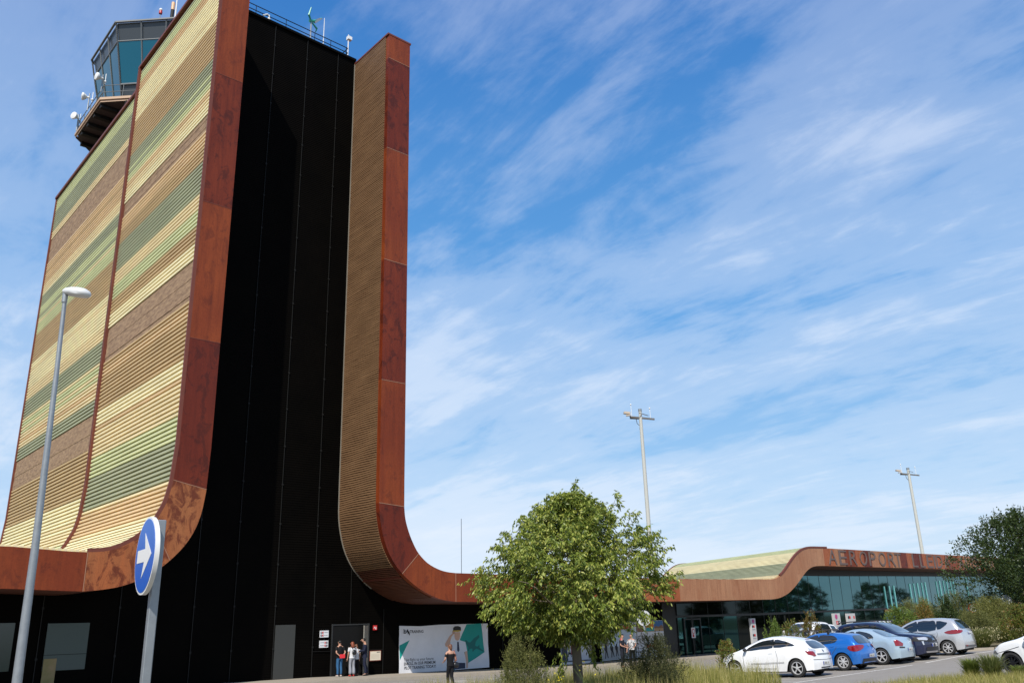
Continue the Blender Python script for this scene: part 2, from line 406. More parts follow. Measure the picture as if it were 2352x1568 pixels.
front_b = [(32.4, 'g'), (31.6, 'o'), (29.5, 'y'), (27.15, 'b'), (26.36, 'd'), (25.49, 'g'), (24.82, 't'), (23.87, 'y'), (23.07, 'w'), (22.1, 'o'), (21.28, 'b'), (19.67, 'd'), (18.7, 't'), (17.83, 'g'), (17.06, 'b'), (16.12, 'y'), (14.15, 'w'), (13.33, 'o'), (11.55, 'b'), (10.68, 'y'), (8.82, 't'), (7.84, 'g'), (6.07, 'd'), (4.45, 'o'), (-5, 'y')]
rear_b = [(30.6, 'g'), (28.96, 'd'), (28.25, 't'), (26.39, 'w'), (24.46, 'o'), (23.68, 't'), (22.91, 'd'), (20.73, 'g'), (18.62, 'b'), (16.52, 'y'), (15.8, 't'), (14.48, 'd'), (13.48, 'g'), (12.3, 't'), (11.43, 'd'), (9.49, 'w'), (6.89, 'b'), (5.73, 'y'), (4.5, 't'), (-5, 'g')]
def pick(bands, z):
    for zb, c in bands:
        if z > zb: return c
    return bands[-1][1]
def slats(parent, P_, y0, y1, ztop, bands, pitch=.215, h=.115, d=.10, name='slatted_cladding', sgn=-1, mixb=True):
    mb = MB()
    pts = [p for p in P_ if p[1] <= ztop+.001]
    pts = pts+[(13.09, ztop)] if pts[-1][1] < ztop-.001 and sgn == -1 else pts
    rs = resample(pts, pitch, .02)
    for (x, z, nx, nz) in rs:
        if z > ztop-.05: continue
        nx, nz = (-abs(nx) if nx else nx, nz)
        tx, tz = -nz, nx   # tangent
        if tz < 0: tx, tz = -tx, -tz
        c = pick(bands, z)
        if mixb and c in 'toyg' and random.random() < .16: c = random.choice({'t': 'yo', 'o': 'bt', 'y': 't', 'g': 'td'}[c])
        if c == 'w':
            hh, dd, off = pitch, .045+.03*random.random(), 0
        else: hh, dd, off = h, d, 0
        a = (x-tx*hh/2, z-tz*hh/2); b = (x+tx*hh/2, z+tz*hh/2)
        q = [a, b, (b[0]+nx*dd, b[1]+nz*dd), (a[0]+nx*dd, a[1]+nz*dd)]
        mb.prism([(u, y0, w) for u, w in q], (0, y1-y0, 0), BAND[c])
    # backing sheet
    for i in range(len(pts)-1):
        n = max(1, int(math.dist(pts[i], pts[i+1])/.8))
        for j in range(n):
            a = lerp2(pts[i], pts[i+1], j/n); b = lerp2(pts[i], pts[i+1], (j+1)/n); c = pick(bands, (a[1]+b[1])/2)
            mb.add([(a[0], y0, a[1]), (b[0], y0, b[1]), (b[0], y1, b[1]), (a[0], y1, a[1])], [(0, 1, 2, 3)], 8 if c in 'gd' else 9 if c in 'bw' else 7)
    return bld(mb, name, LATHS, parent)
clad = [p for p in LOUT if p[0] > 9.5]
SY = 48.45
slats(TOWER, [(6.0, 3.2)]+clad, FY+.16, SY-.16, 33.32, front_b)
slats(TOWER, [(6.0, 3.2)]+clad, SY+.16, 66.1, 31.62, rear_b)
# vertical trims: front edge angle, seam strip, rear edge, roof cappings
def along(P_, y0, y1, out_, name, m, parent=TOWER, zt=33.4, base=0.0):
    pts = [p for p in P_ if p[1] < zt]+[(13.09, zt)]; mb = MB(); ns = normals(pts)
    for i in range(len(pts)-1):
        a, b = pts[i], pts[i+1]; na, nb = ns[i], ns[i+1]
        v = [(a[0]+na[0]*o_, y, a[1]+na[1]*o_) for o_, y in ((-base, y0), (out_, y0), (out_, y1), (-base, y1))]+[(b[0]+nb[0]*o_, y, b[1]+nb[1]*o_) for o_, y in ((-base, y0), (out_, y0), (out_, y1), (-base, y1))]
        mb.add(v, [(0, 1, 5, 4), (1, 2, 6, 5), (2, 3, 7, 6), (3, 0, 4, 7)])
    return bld(mb, name, m, parent)
along(clad, FY+.002, FY+.09, .15, 'edge_trim', TRIM)
along(clad, SY-.13, SY-.05, .22, 'seam_strip', TRIM); along(clad, SY+.05, SY+.13, .22, 'seam_strip', TRIM, zt=33.38)
along(clad, SY-.05, SY+.05, .10, 'seam_strip', TRIM)
along(clad, 66.1, 66.28, .18, 'edge_trim', TRIM, zt=31.7)
mb = MB(); mb.box(12.86, 14.52, FY+.01, SY+.12, 33.40, 33.56); mb.box(12.86, 14.49, SY+.13, 66.3, 31.70, 31.88); bld(mb, 'roof_capping', TRIM, TOWER)
# flat roof and inner sides of the left slab
mb = MB()
mb.box(13.1, 14.47, SY, 66.1, 5.5, 31.69); mb.box(13.1, 14.47, FY+.31, SY-.01, 7, 33.39)
bld(mb, 'slab_core', BLACK, TOWER)
# soffits
def sheet(parent, P_, y0, y1, m, name, off=0):
    mb = MB()
    for i in range(len(P_)-1):
        a, b = P_[i], P_[i+1]; mb.add([(a[0], y0, a[1]+off), (b[0], y0, b[1]+off), (b[0], y1, b[1]+off), (a[0], y1, a[1]+off)], [(0, 1, 2, 3)])
    return bld(mb, name, m, parent, smooth=50)
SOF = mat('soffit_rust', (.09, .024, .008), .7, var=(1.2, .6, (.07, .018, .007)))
sheet(TOWER, [p for p in LIN if p[1] < 7.7], FY+.3, 66, SOF, 'soffit')
ri = [p for p in RIN]
sheet(TOWER, [p for p in RIN if p[0] < 28 and p[1] < 2.0], FY+.3, 40, SOF, 'soffit')
sheet(TERM, [p for p in RIN if p[0] >= 27.88], FY+.3, 40, SOF, 'soffit')
# inner slatted face of the right slab
inner = [p for p in RIN if p[0] < 27.4][::-1]
def inner_slats():
    mb = MB(); P_ = [p for p in inner if p[1] > 1.3]
    rs = resample(P_, .115, .03)
    for k, (x, z, nx, nz) in enumerate(rs):
        # P_ runs from the right foot up the slab: outward (towards -x, -z) normal
        if nx > 0 or (abs(nx) < .3 and nz > 0): nx, nz = -nx, -nz
        tx, tz = -nz, nx
        dd = .045+.012*random.random(); hh = .07
        segs = 5
        for s in range(segs):
            ya = FY+.31+(WY-FY-.31)*s/segs; yb = FY+.31+(WY-FY-.31)*(s+1)/segs
            w = .018*math.sin(k*.37+s*1.3)+random.uniform(-.006, .006)
            w2 = .018*math.sin(k*.37+(s+1)*1.3)
            q = [(-hh/2, 0), (hh/2, 0), (hh/2, dd), (-hh/2, dd)]
            v = [(x+tx*(a+w)+nx*b, ya, z+tz*(a+w)+nz*b) for a, b in q]+[(x+tx*(a+w2)+nx*b, yb, z+tz*(a+w2)+nz*b) for a, b in q]
            mb.add(v, [(0, 1, 5, 4), (1, 2, 6, 5), (2, 3, 7, 6), (3, 0, 4, 7)]+([(0, 3, 2, 1)] if s == 0 else []), 2 if z < 2.75 else 0)  # low slats under the bend take the shade-darkened colour
    for i in range(len(P_)-1):
        a, b = P_[i], P_[i+1]; mb.add([(a[0], FY+.3, a[1]), (b[0], FY+.3, b[1]), (b[0], WY, b[1]), (a[0], WY, a[1])], [(0, 1, 2, 3)], 1)
    return bld(mb, 'slatted_inner_face', [LR, mat('inner_backing', (.12, .06, .025), .8), LR_SHADE], TOWER)
inner_slats()
mb = MB(); mb.box(23.14, 24.62, FY+.31, 50, 6.5, 33.46)
bld(mb, 'slab_core', RUST_T, TOWER)
mb = MB(); mb.box(23.05, 24.7, FY-.02, 50, 33.47, 33.58); bld(mb, 'roof_capping', TRIM, TOWER)
GREYTRIM = mat('grey_edge_trim', (.22, .20, .16), .6)
mb = MB()
pp = [p for p in RIN if p[0] < 25.4]
for i in range(len(pp)-1):
    a, b = pp[i], pp[i+1]; mb.bar((a[0]-.04, WY-.03, a[1]-.02), (b[0]-.04, WY-.03, b[1]-.02), .05, .09)
bld(mb, 'edge_trim', GREYTRIM, TOWER)

# ---- black front wall: corrugated, with vertical joints
def zsof(x):
    """height of the underside of the ribbons at x"""
    if x < 14.4: return interp(x, [p[0] for p in LIN[:-2]], [p[1] for p in LIN[:-2]])
    if x <= 23.2: return 33.7
    q = [p for p in RIN if p[1] < 6.9]
    return interp(x, [p[0] for p in q], [p[1] for p in q])
def black_wall(x0, x1, parent, name='black_wall'):
    mb = MB(); n = int((x1-x0)/.25)+1
    for i in range(n):
        a = x0+(x1-x0)*i/n; b = x0+(x1-x0)*(i+1)/n
        za = zsof(a)+.02; zb = zsof(b)+.02
        if a < 14.4 < b: pass
        mb.add([(a, WY, -3.2), (b, WY, -3.2), (b, WY, zb), (a, WY, za)], [(0, 1, 2, 3)])
    return bld(mb, name, BLACK, parent)
black_wall(-60, 14.4, TOWER)
black_wall(14.4, 23.19, TOWER); black_wall(23.19, 36, TOWER); black_wall(36, 48.95, TERM)
# horizontal ribs of the black sheeting
mb = MB(); z = -2.2
while z < 33.6:
    x0, x1 = 14.5, 23.1
    if z < 5.6:
        zz = z+.02
        x0 = max([p[0] for p in LIN if p[1] <= max(zz, 1.6)][-1] if zz > 1.7 else 8.0, 8.0)
        x1 = 30.0
        for xx in np.arange(23.2, 30, .1):
            if zsof(xx) < zz+.05: x1 = xx-.05; break
        if zz > 1.7: x0 += .3
    mb.box(x0, x1, WY-.014, WY-.001, z, z+.035); z += .12
bld(mb, 'wall_ribs', BLACK, TOWER)
mb = MB()
mb.box(14.5, 23.1, WY+.02, 62, 6, 33.66); bld(mb, 'tower_core', BLACK, TOWER)
JX = [13.0, 15.3, 17.2, 19.55, 21.72]
for x, z1 in ((9.6, 1.6), (12.6, 2.3), (15.82, 33.7), (17.72, 33.7), (19.80, 33.7), (21.88, 33.7)):
    mb = MB(); mb.bar((x, WY-.045, -2.4), (x, WY-.045, z1-.02), .03, .03); z = -.9
    while z < z1-.5:
        mb.box(x-.045, x+.045, WY-.075, WY-.05, z, z+.09); z += 1.95
    bld(mb, 'wall_joint', BLACK2 if z1 < 5 or x < 16 else mat('joint_grey', (.014, .014, .013), .6, spec=.15), TOWER)
for x, z1 in ((23.97, 2.9), (25.99, .9), (34.22, -.1)):
    mb = MB(); mb.bar((x, WY-.045, -2.45 if x > 24 else .2), (x, WY-.045, z1), .03, .03); bld(mb, 'wall_joint', BLACK2, TOWER if x < 30 else TERM)
mb = MB(); mb.bar((21.9, WY-.045, -1.05), (22.96, WY-.045, -1.08), .02, .02); mb.bar((25.15, WY-.045, -1.1), (25.97, WY-.045, -1.1), .02, .02); bld(mb, 'wall_joint', BLACK2, TOWER)
# roof parapet and railing of the core
mb = MB(); mb.box(14.5, 23.12, WY-.12, WY+.3, 33.70, 33.86); bld(mb, 'parapet', BLACK, TOWER)
RAIL = mat('dark_rail', (.02, .02, .022), .4, .6)
mb = MB()
for h in (.34, .68): mb.tube([(14.6, WY+.1, 33.86+h), (22.6, WY+.1, 33.86+h)], .03, 6)
for x in (16.5, 18.4, 20.3, 21.4, 22.5): mb.tube([(x, WY+.1, 33.8), (x, WY+.1, 34.54)], .02, 6)
mb.tube([(22.6, WY+.1, 34.54), (22.6, WY+3.5, 34.54)], .03, 6); mb.tube([(22.6, WY+.1, 34.20), (22.6, WY+3.5, 34.20)], .03, 6)
bld(mb, 'railing', RAIL, TOWER, smooth=40)

# ---- doorway, doors and windows in the black wall
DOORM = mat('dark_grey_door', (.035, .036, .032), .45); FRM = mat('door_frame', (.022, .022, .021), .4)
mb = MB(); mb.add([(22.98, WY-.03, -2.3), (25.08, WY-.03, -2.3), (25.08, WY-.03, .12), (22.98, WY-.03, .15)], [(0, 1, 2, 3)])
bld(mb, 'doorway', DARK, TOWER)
mb = MB(); mb.box(22.92, 22.99, WY-.06, WY, -2.3, .2); mb.box(25.05, 25.12, WY-.06, WY, -2.3, .2); mb.box(22.99, 25.05, WY-.06, WY, .13, .19)
bld(mb, 'door_frame', FRM, TOWER)
mb = MB(); mb.add([(25.02, WY-.03, -2.3), (24.62, WY-.30, -2.3), (24.62, WY-.30, .1), (25.02, WY-.03, .1), (25.05, WY-.08, -2.3), (24.65, WY-.34, -2.3), (24.65, WY-.34, .1), (25.05, WY-.08, .1)], [(0, 1, 2, 3), (4, 5, 6, 7), (0, 1, 5, 4), (1, 2, 6, 5), (2, 3, 7, 6), (0, 3, 7, 4)])
bld(mb, 'open_door_leaf', mat('door_leaf', (.22, .21, .18), .5), TOWER)
mb = MB(); mb.box(19.87, 20.92, WY-.05, WY-.005, -2.35, .22, 0); o = bld(mb, 'service_door', DOORM, TOWER)
TGL = mat('dark_green_glass', (.035, .055, .05), .12, spec=.6)
mb = MB(); mb.box(9.87, 11.47, WY-.045, WY-.004, -1.31, .50); bld(mb, 'window', mat('green_grey_glass', (.06, .085, .078), .3, spec=.5), TOWER)
mb = MB(); mb.box(9.85, 11.47, WY-.055, WY-.046, -.72, -.70); bld(mb, 'window_bar', BLACK2, TOWER)
mb = MB(); mb.box(9.88, 10.36, WY-.09, WY-.05, -2.3, -.85); bld(mb, 'lit_window', mat('tan_glass', (.30, .21, .11), .25, var=(1.2, .4, (.18, .17, .05))), TOWER)
mb = MB(); mb.box(6.6, 8.68, WY-.045, WY-.004, -1.25, .55); bld(mb, 'window', TGL, TOWER)

# ------------------------------------------------------------------ control room on top of the tower
GREYF = mat('grey_frame', (.17, .18, .18), .45); SPAN = mat('spandrel_grey', (.04, .046, .05), .3, spec=.6)
CABGL = mat('teal_glass', (.03, .15, .19), .06, metal=.8); BEIGE = mat('beige_fascia', (.50, .34, .22), .6)
UND = mat('deck_underside', (.045, .045, .055), .8, var=(1.2, .6, (.10, .09, .085))); UNDB = mat('deck_beam', (.006, .006, .006), .7)
CX, CY = 20.34, 60.82
OCT = [(-7.24, -3.0), (-3.0, -7.24), (3.0, -7.24), (7.24, -3.0), (7.24, 3.0), (3.0, 7.24), (-3.0, 7.24), (-7.24, 3.0)]
def octp(s, z): return [Vector((CX+x*s, CY+y*s, z)) for x, y in OCT]
sz = lambda z: .76+(z-36.3)*.0284
def band8(mb, z0, z1, off=0, mi=0, s0=None, s1=None):
    a = octp((s0 or sz(z0))+off, z0); b = octp((s1 or sz(z1))+off, z1)
    mb.add(a+b, [(i, (i+1) % 8, 8+(i+1) % 8, 8+i) for i in range(8)], mi)
mb = MB(); band8(mb, 36.3, 43.05, -.012); mb.add(octp(sz(43.05)-.012, 43.05), [tuple(range(8))])
CAB = bld(mb, 'control_room', SPAN, TOWER)
def face8(i, t0, t1, z0, z1, off):
    q = []
    for t, z in ((t0, z0), (t1, z0), (t1, z1), (t0, z1)):
        o8 = octp(sz(z)+off, z); a, b = o8[i], o8[(i+1) % 8]; q.append(a+(b-a)*t)
    return q
for i in range(8):
    zb = 36.9 if i == 7 else 38.35
    for k in range(3):
        mb = MB(); mb.add(face8(i, k/3+.012, (k+1)/3-.012, zb, 41.55, .002), [(0, 1, 2, 3)]); o = mb.build('window_pane', CABGL, CAB)
mb = MB()
for i in range(8):
    for k in range(4):
        a = face8(i, k/3, k/3, 36.3, 43.05, .006); mb.bar(a[0], a[2], .09 if k in (0, 3) else .05, .08, upv=(1, .3, 0))
    for z in (36.9 if i == 7 else 38.35, 41.6):
        a = face8(i, 0, 1, z, z, .006); mb.bar(a[0], a[1], .07, .06)
    a = face8(i, 0, 1, 43.05, 43.05, .01); mb.bar(a[0], a[1], .14, .12)
mb.build('window_frames', GREYF, CAB)
mb = MB(); z0, z1 = 35.85, 36.3
mb.add(octp(1, z1), [tuple(range(8))]); mb.add(octp(.985, 36.0), [tuple(range(7, -1, -1))], 1)
a = octp(1, 36.0); b = octp(1, z1)
PLAT = bld(mb, 'deck', [GREYF, UND], TOWER)
mb = MB()
a, b = octp(1, 35.98), octp(1, 36.12); mb.add(a+b, [(i, (i+1) % 8, 8+(i+1) % 8, 8+i) for i in range(8)])
a, b = octp(1.012, 36.14), octp(1.012, 36.33); mb.add(a+b, [(i, (i+1) % 8, 8+(i+1) % 8, 8+i) for i in range(8)]); a, c = octp(1.012, 36.14), octp(.99, 36.14); mb.add(a+c, [(i, (i+1) % 8, 8+(i+1) % 8, 8+i) for i in range(8)])
mb.build('deck_fascia', BEIGE, PLAT)
mb = MB()
for y in (56.6, 58.1, 59.6, 61.1, 62.6, 64.2): mb.box(13.2 if 57.8 < y < 63.8 else 13.2+max(57.8-y, y-63.8), 20, y-.16, y+.16, 35.72, 35.99)
mb.build('deck_beam', UNDB, PLAT)
mb = MB(); a = octp(.98, 35.95); b = octp(.5, 33.2); mb.box(15.6, 24.5, 56, 65.6, 31, 35.9)
mb.build('stem', UNDB, PLAT)
mb = MB()
for i in (7, 0, 1, 6):
    a = octp(.99, 36.3)
    p, q = a[i], a[(i+1) % 8]
    for h in (.55, 1.1): mb.tube([p+Vector((0, 0, h)), q+Vector((0, 0, h))], .03, 6)
    for k in range(5):
        r_ = p+(q-p)*k/4; mb.tube([r_, r_+Vector((0, 0, 1.12))], .025, 6)
mb.build('railing', GREYF, PLAT, smooth=40)
WHITE = mat('white_paint', (.78, .78, .76), .45); GALV = mat('galvanised_steel', (.34, .36, .37), .45, .55, var=(9, .5, (.26, .28, .29))); REDP = mat('red_paint', (.45, .02, .02), .4)
def dish(loc, rz, lab):
    t = thing('dish_antenna', lab, 'antenna', loc, rz, 'white drum antennas on the tower deck railing')
    mb = MB(); mb.tube([(0, 0, -.9), (0, 0, .55)], .045, 8); mb.build('mast', GALV, t, smooth=40)
    mb = MB(); mb.tube([(-.18, 0, .2), (-.38, 0, .2), (-.48, 0, .2), (-.53, 0, .2)], [.14, .29, .28, .11], 18); mb.tube([(-.2, 0, .2), (.02, 0, .2)], .09, 8); mb.build('dish', WHITE, t, smooth=40)
    mb = MB(); mb.tube([(.22, .05, -.1), (.22, .05, .75)], .03, 6); mb.tube([(0, 0, .1), (.22, .05, .1)], .025, 6); mb.ball((.22, .05, .1), .09); mb.build('whip_aerial', WHITE, t, smooth=40)
    return t
dish((13.05, 57.9, 37.75), R(10), 'white drum antenna on the deck railing corner nearest the glass')
dish((13.0, 60.9, 37.75), R(-15), 'white drum antenna halfway along the side of the deck railing')
dish((13.05, 63.6, 37.35), R(30), 'white drum antenna with aerials at the far corner of the deck railing')
for nm, lab, cat, x, y, z, h in (('obstruction_light', 'small red and white beacon on the control room roof', 'beacon', 15.75, 55.6, 43.1, .75), ('roof_aerial', 'long thin white whip aerial above the control room roof', 'antenna', 16.6, 54.9, 43.1, 6.0), ('rotating_beacon', 'orange and white cylinder lamp on the control room roof', 'beacon', 16.4, 55.0, 43.1, 1.4)):
    t = thing(nm, lab, cat, (x, y, z))
    if nm == 'roof_aerial':
        mb = MB(); mb.tube([(0, 0, 0), (0, 0, 1.2), (-.04, 0, h)], [.055, .045, .02], 8); mb.build('rod', WHITE, t, smooth=40)
    elif nm == 'obstruction_light':
        mb = MB(); mb.tube([(0, 0, 0), (0, 0, .45)], .03, 6); mb.build('post', GALV, t); mb = MB(); mb.tube([(0, 0, .45), (0, 0, .6), (0, 0, .72)], [.12, .13, .1], 10); mb.build('red_lamp', REDP, t, smooth=40); mb = MB(); mb.ball((0, 0, .8), .13); mb.build('white_cap', WHITE, t, smooth=60)
    else:
        mb = MB(); mb.tube([(0, 0, .75), (0, 0, h)], .13, 12); mb.build('lamp_body', mat('orange_plastic', (.75, .45, .25), .4), t, smooth=40); mb = MB(); mb.tube([(0, 0, 0), (0, 0, .75)], .13, 12); mb.build('base', UNDB, t, smooth=40)
# things on the core roof edge
RY = WY+.12
t = thing('wind_turbine', 'small teal bladed wind turbine on a pole above the black wall', 'wind turbine', (20.02, RY, 33.86))
mb = MB(); mb.tube([(0, 0, 0), (0, 0, 1.35)], .05, 8); mb.build('pole', GALV, t, smooth=40)
TEAL = mat('teal_paint', (.03, .38, .28), .4)
hub = (.05, 0, 1.45)
mb = MB(); mb.tube([(-.12, 0, 1.38), (.2, 0, 1.52)], .09, 8); mb.build('hub', TEAL, t, smooth=40)
mb = MB(); mb.prism([(.0, 0, 1.42), (.55, 0, 1.95), (.78, 0, 2.02), (.3, 0, 1.42)], (0, .03, 0)); mb.build('tail_vane', GALV, t)
for pts in (((0, 0, 1.4), (-.28, -.2, 1.62), (-.2, -.3, 2.15)), ((0, 0, 1.4), (.45, .1, 1.15), (.42, .2, .95)), ((.05, 0, 1.45), (.6, .1, 1.9), (.72, .1, 2.1))):
    mb = MB(); mb.tube(pts, [.05, .07, .03], 6); mb.build('blade', TEAL, t, smooth=40)
t = tag(MB().tube([(20.9, RY, 33.86), (20.9, RY, 35.95)], [.03, .018], 6).build('roof_aerial', WHITE), 'thin white rod aerial standing right of the teal wind turbine', 'antenna')
t = thing('security_camera', 'white camera on a pole at the corner of the black roof', 'camera', (22.63, RY, 33.86)); mb = MB(); mb.tube([(0, 0, 0), (0, 0, 1.4)], .035, 6); mb.build('pole', WHITE, t); mb = MB(); mb.box(-.08, .2, -.12, .12, 1.35, 1.58); mb.tube([(0, 0, 1.58), (0, 0, 1.72)], .03, 6); mb.build('camera_body', WHITE, t)
t = thing('security_camera', 'white dome camera on a short bracket behind the roof railing', 'camera', (17.3, RY, 33.86)); mb = MB(); mb.tube([(-.35, 0, .25), (-.1, 0, .45), (.02, 0, .45), (.02, 0, .05)], .05, 8); mb.build('bracket', WHITE, t); mb = MB(); mb.tube([(.02, 0, .02), (.02, 0, .2)], .1, 10); mb.build('camera_body', WHITE, t, smooth=40)
MB_ = MB().tube([(39.25, 50, 2.2), (39.28, 50, 7.4)], .02, 6).build('rod_aerial', GREYF); tag(MB_, 'very thin tall rod rising behind the low fascia left of the big tree', 'antenna')

# ------------------------------------------------------------------ terminal: slatted hump, glass, lettering
def hump():
    mb = MB(); P_ = [p for p in ROUT if 54 < p[0] < 66]
    rs = resample(P_, .19, .05); bands = [(4.55, 'g'), (3.7, 'y'), (2.85, 'd'), (-9, 't')]
    sh = lambda y: (y-36)*.36
    y0, y1 = FY+.14, 53.2
    for x, z, nx, nz in rs:
        if nz < 0: nx, nz = -nx, -nz
        tx, tz = nz, -nx; h = .105; d = .09; c = pick(bands, z)
        q = [(x-tx*h/2, z-tz*h/2), (x+tx*h/2, z+tz*h/2), (x+tx*h/2+nx*d, z+tz*h/2+nz*d), (x-tx*h/2+nx*d, z-tz*h/2+nz*d)]
        mb.add([(u+sh(y0), y0, w) for u, w in q]+[(u+sh(y1), y1, w) for u, w in q], [(0, 3, 2, 1), (4, 5, 6, 7), (0, 1, 5, 4), (1, 2, 6, 5), (2, 3, 7, 6), (3, 0, 4, 7)], BAND[c])
    for i in range(len(P_)-1):
        a, b = P_[i], P_[i+1]; c = pick(bands, (a[1]+b[1])/2)
        mb.add([(a[0]+sh(y0), y0, a[1]), (b[0]+sh(y0), y0, b[1]), (b[0]+sh(y1), y1, b[1]), (a[0]+sh(y1), y1, a[1])], [(0, 1, 2, 3)], 8 if c in 'gd' else 7)
    bld(mb, 'slatted_roof', LATHS, TERM)
    for y in (FY+.05, 53.3):
        mb = MB()
        for i in range(len(P_)-1):
            if P_[i][1] < 2.75: continue
            a, b = P_[i], P_[i+1]; mb.bar((a[0]+sh(y), y, a[1]+.06), (b[0]+sh(y), y, b[1]+.06), .14, .14)
        bld(mb, 'roof_edge_trim', TRIM, TERM)
    mb = MB(); mb.add([(65.7, 36.4, 5.0), (125, 36.4, 5.2), (135, 56, 5.2), (72, 56, 5.0), (65.7, 36.4, 4.0), (125, 36.4, 4.2), (135, 56, 4.2), (72, 56, 4.0)], [(0, 1, 2, 3), (0, 3, 7, 4), (2, 3, 7, 6)])
    bld(mb, 'flat_roof', TRIM, TERM)
    mb = MB()
    for i in range(len(P_)-1):
        a, b = P_[i], P_[i+1]
        if a[0] < 57: continue
        mb.add([(a[0]+sh(53.2), 53.2, a[1]), (b[0]+sh(53.2), 53.2, b[1]), (b[0]+sh(53.2), 53.2, 1), (a[0]+sh(53.2), 53.2, 1)], [(0, 1, 2, 3)])
    bld(mb, 'end_wall', BLACK, TERM)
    mb = MB(); mb.box(24.65, 57, 36.31, 53, 2.25, 2.36); bld(mb, 'flat_roof', TRIM, TERM)
hump()
GLS = mat('terminal_teal_glass', (.07, .17, .18), .035, metal=.93); GLD = mat('terminal_dark_glass', (.018, .075, .075), .04, metal=.9); GLB = mat('terminal_black_glass', (.014, .022, .022), .05, metal=.85)
MUL = mat('black_mullion', (.006, .008, .008), .4)
GW = MB(); 
tr = lambda x: interp(x, [49, 61, 72, 82, 120], [.06, .09, .19, .28, .5])
gt = lambda x: min(interp(x, [60, 72.5, 84.7, 100, 120], [3.12, 3.18, 3.34, 3.5, 3.7]), zsof(x)-.04)
x = 72.54-1.82*12; k = 0
rngp = random.Random(4)
while x < 118:
    x0, x1 = max(x, 49.2), x+1.82
    if x1 > 50:
        # upper pane
        mb = MB(); n = 4; j = rngp.uniform(-.006, .006)
        vs = []
        for i in range(n+1):
            xx = x0+.008+(x1-x0-.016)*i/n; vs += [(xx, WY+.05+j*i/n, tr(xx)+.14), (xx, WY+.05-j*(1-i/n), max(tr(xx)+.2, gt(xx)))]
        mb.add(vs, [(2*i, 2*i+2, 2*i+3, 2*i+1) for i in range(n)])
        bld(mb, 'upper_glass_pane', GLS if x0 > 61 else GLB, TERM)
        lower = GLD if x0 < 56.5 else GLB if x0 < 66 else GLD
        mb = MB(); mb.add([(x0+.02, WY+.05+j, -2.7), (x1-.02, WY+.05-j, -2.7), (x1-.02, WY+.05-j, tr(x1)-.02), (x0+.02, WY+.05+j, tr(x0)-.02)], [(0, 1, 2, 3)])
        bld(mb, 'lower_glass_pane', lower, TERM)
    x += 1.82
mb = MB(); x = 72.54-1.82*12
while x < 118:
    if x > 49: mb.box(x-.016, x+.016, WY+.036, WY+.09, -2.7, max(gt(x), tr(x)+.1))
    x += 1.82
for i in range(35):
    a = 49+i*2; mb.prism([(a, WY, tr(a)-.02), (a+2, WY, tr(a+2)-.02), (a+2, WY, tr(a+2)+.13), (a, WY, tr(a)+.13)], (0, .1, 0))
bld(mb, 'mullions', MUL, TERM)
mb = MB()
for i in range(36):
    a, b = 48.95+i*2, 50.95+i*2; mb.add([(a, WY+.1, -2.7), (b, WY+.1, -2.7), (b, WY+.1, zsof(b)+.03), (a, WY+.1, zsof(a)+.03)], [(0, 1, 2, 3)])
    mb.add([(a, WY-.02, gt(a)), (b, WY-.02, gt(b)), (b, WY-.02, zsof(b)+.03), (a, WY-.02, zsof(a)+.03)], [(0, 1, 2, 3)])
bld(mb, 'wall_backing', MUL, TERM)
mb = MB(); mb.box(51.3, 51.42, WY-.04, WY+.04, -2.6, .02); mb.box(52.2, 52.32, WY-.04, WY+.04, -2.6, .02); mb.box(53.2, 53.3, WY-.04, WY+.04, -2.6, .02); mb.box(51.42, 53.2, WY-.04, WY+.04, -.12, -.02); 
bld(mb, 'entrance_door_frame', MUL, TERM)
bld(MB().box(48.95, 49.2, WY-.06, WY+.06, -2.7, 1.1), 'wall_end_post', MUL, TERM)
STRIP_GLOW = mat('glowing_teal_strip', (.25, .62, .60), .25, spec=.6, emit=((.22, .62, .62), .32))  # emission added to lift the shaded strips: daylight behind the glass, no lamps
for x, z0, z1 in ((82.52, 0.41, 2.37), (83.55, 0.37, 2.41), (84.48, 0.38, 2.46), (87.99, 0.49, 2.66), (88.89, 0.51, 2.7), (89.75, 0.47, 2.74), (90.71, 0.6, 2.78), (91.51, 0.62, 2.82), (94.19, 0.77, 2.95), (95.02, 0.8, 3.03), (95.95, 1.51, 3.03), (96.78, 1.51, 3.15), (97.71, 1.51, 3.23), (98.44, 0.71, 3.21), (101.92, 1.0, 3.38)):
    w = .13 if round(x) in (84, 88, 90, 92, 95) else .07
    mb = MB(); mb.box(x-w/2, x+w/2, WY-.03, WY+.045, z0-.1, z1); bld(mb, 'glowing_glass_strip', STRIP_GLOW, TERM)
mb = MB()
for i, c in enumerate((0, 0, 1, 1)): mb.box(81.9+i*.86, 82.6+i*.86, WY-.02, WY+.04, .03, .28, c)
bld(mb, 'screen', [mat('orange_screen', (.5, .16, .05), .4), mat('teal_screen', (.2, .6, .6), .4)], TERM)
mb = MB()
for i in range(4): mb.box(81.9+i*.86, 82.66+i*.86, WY-.02, WY+.04, -1.6, -.03)
bld(mb, 'counter_screen', mat('teal_panel', (.06, .26, .22), .4), TERM)
LET = mat('letter_steel', (.13, .12, .125), .6, .2, var=(2, .7, (.17, .085, .05)))
mb = MB(); last = None
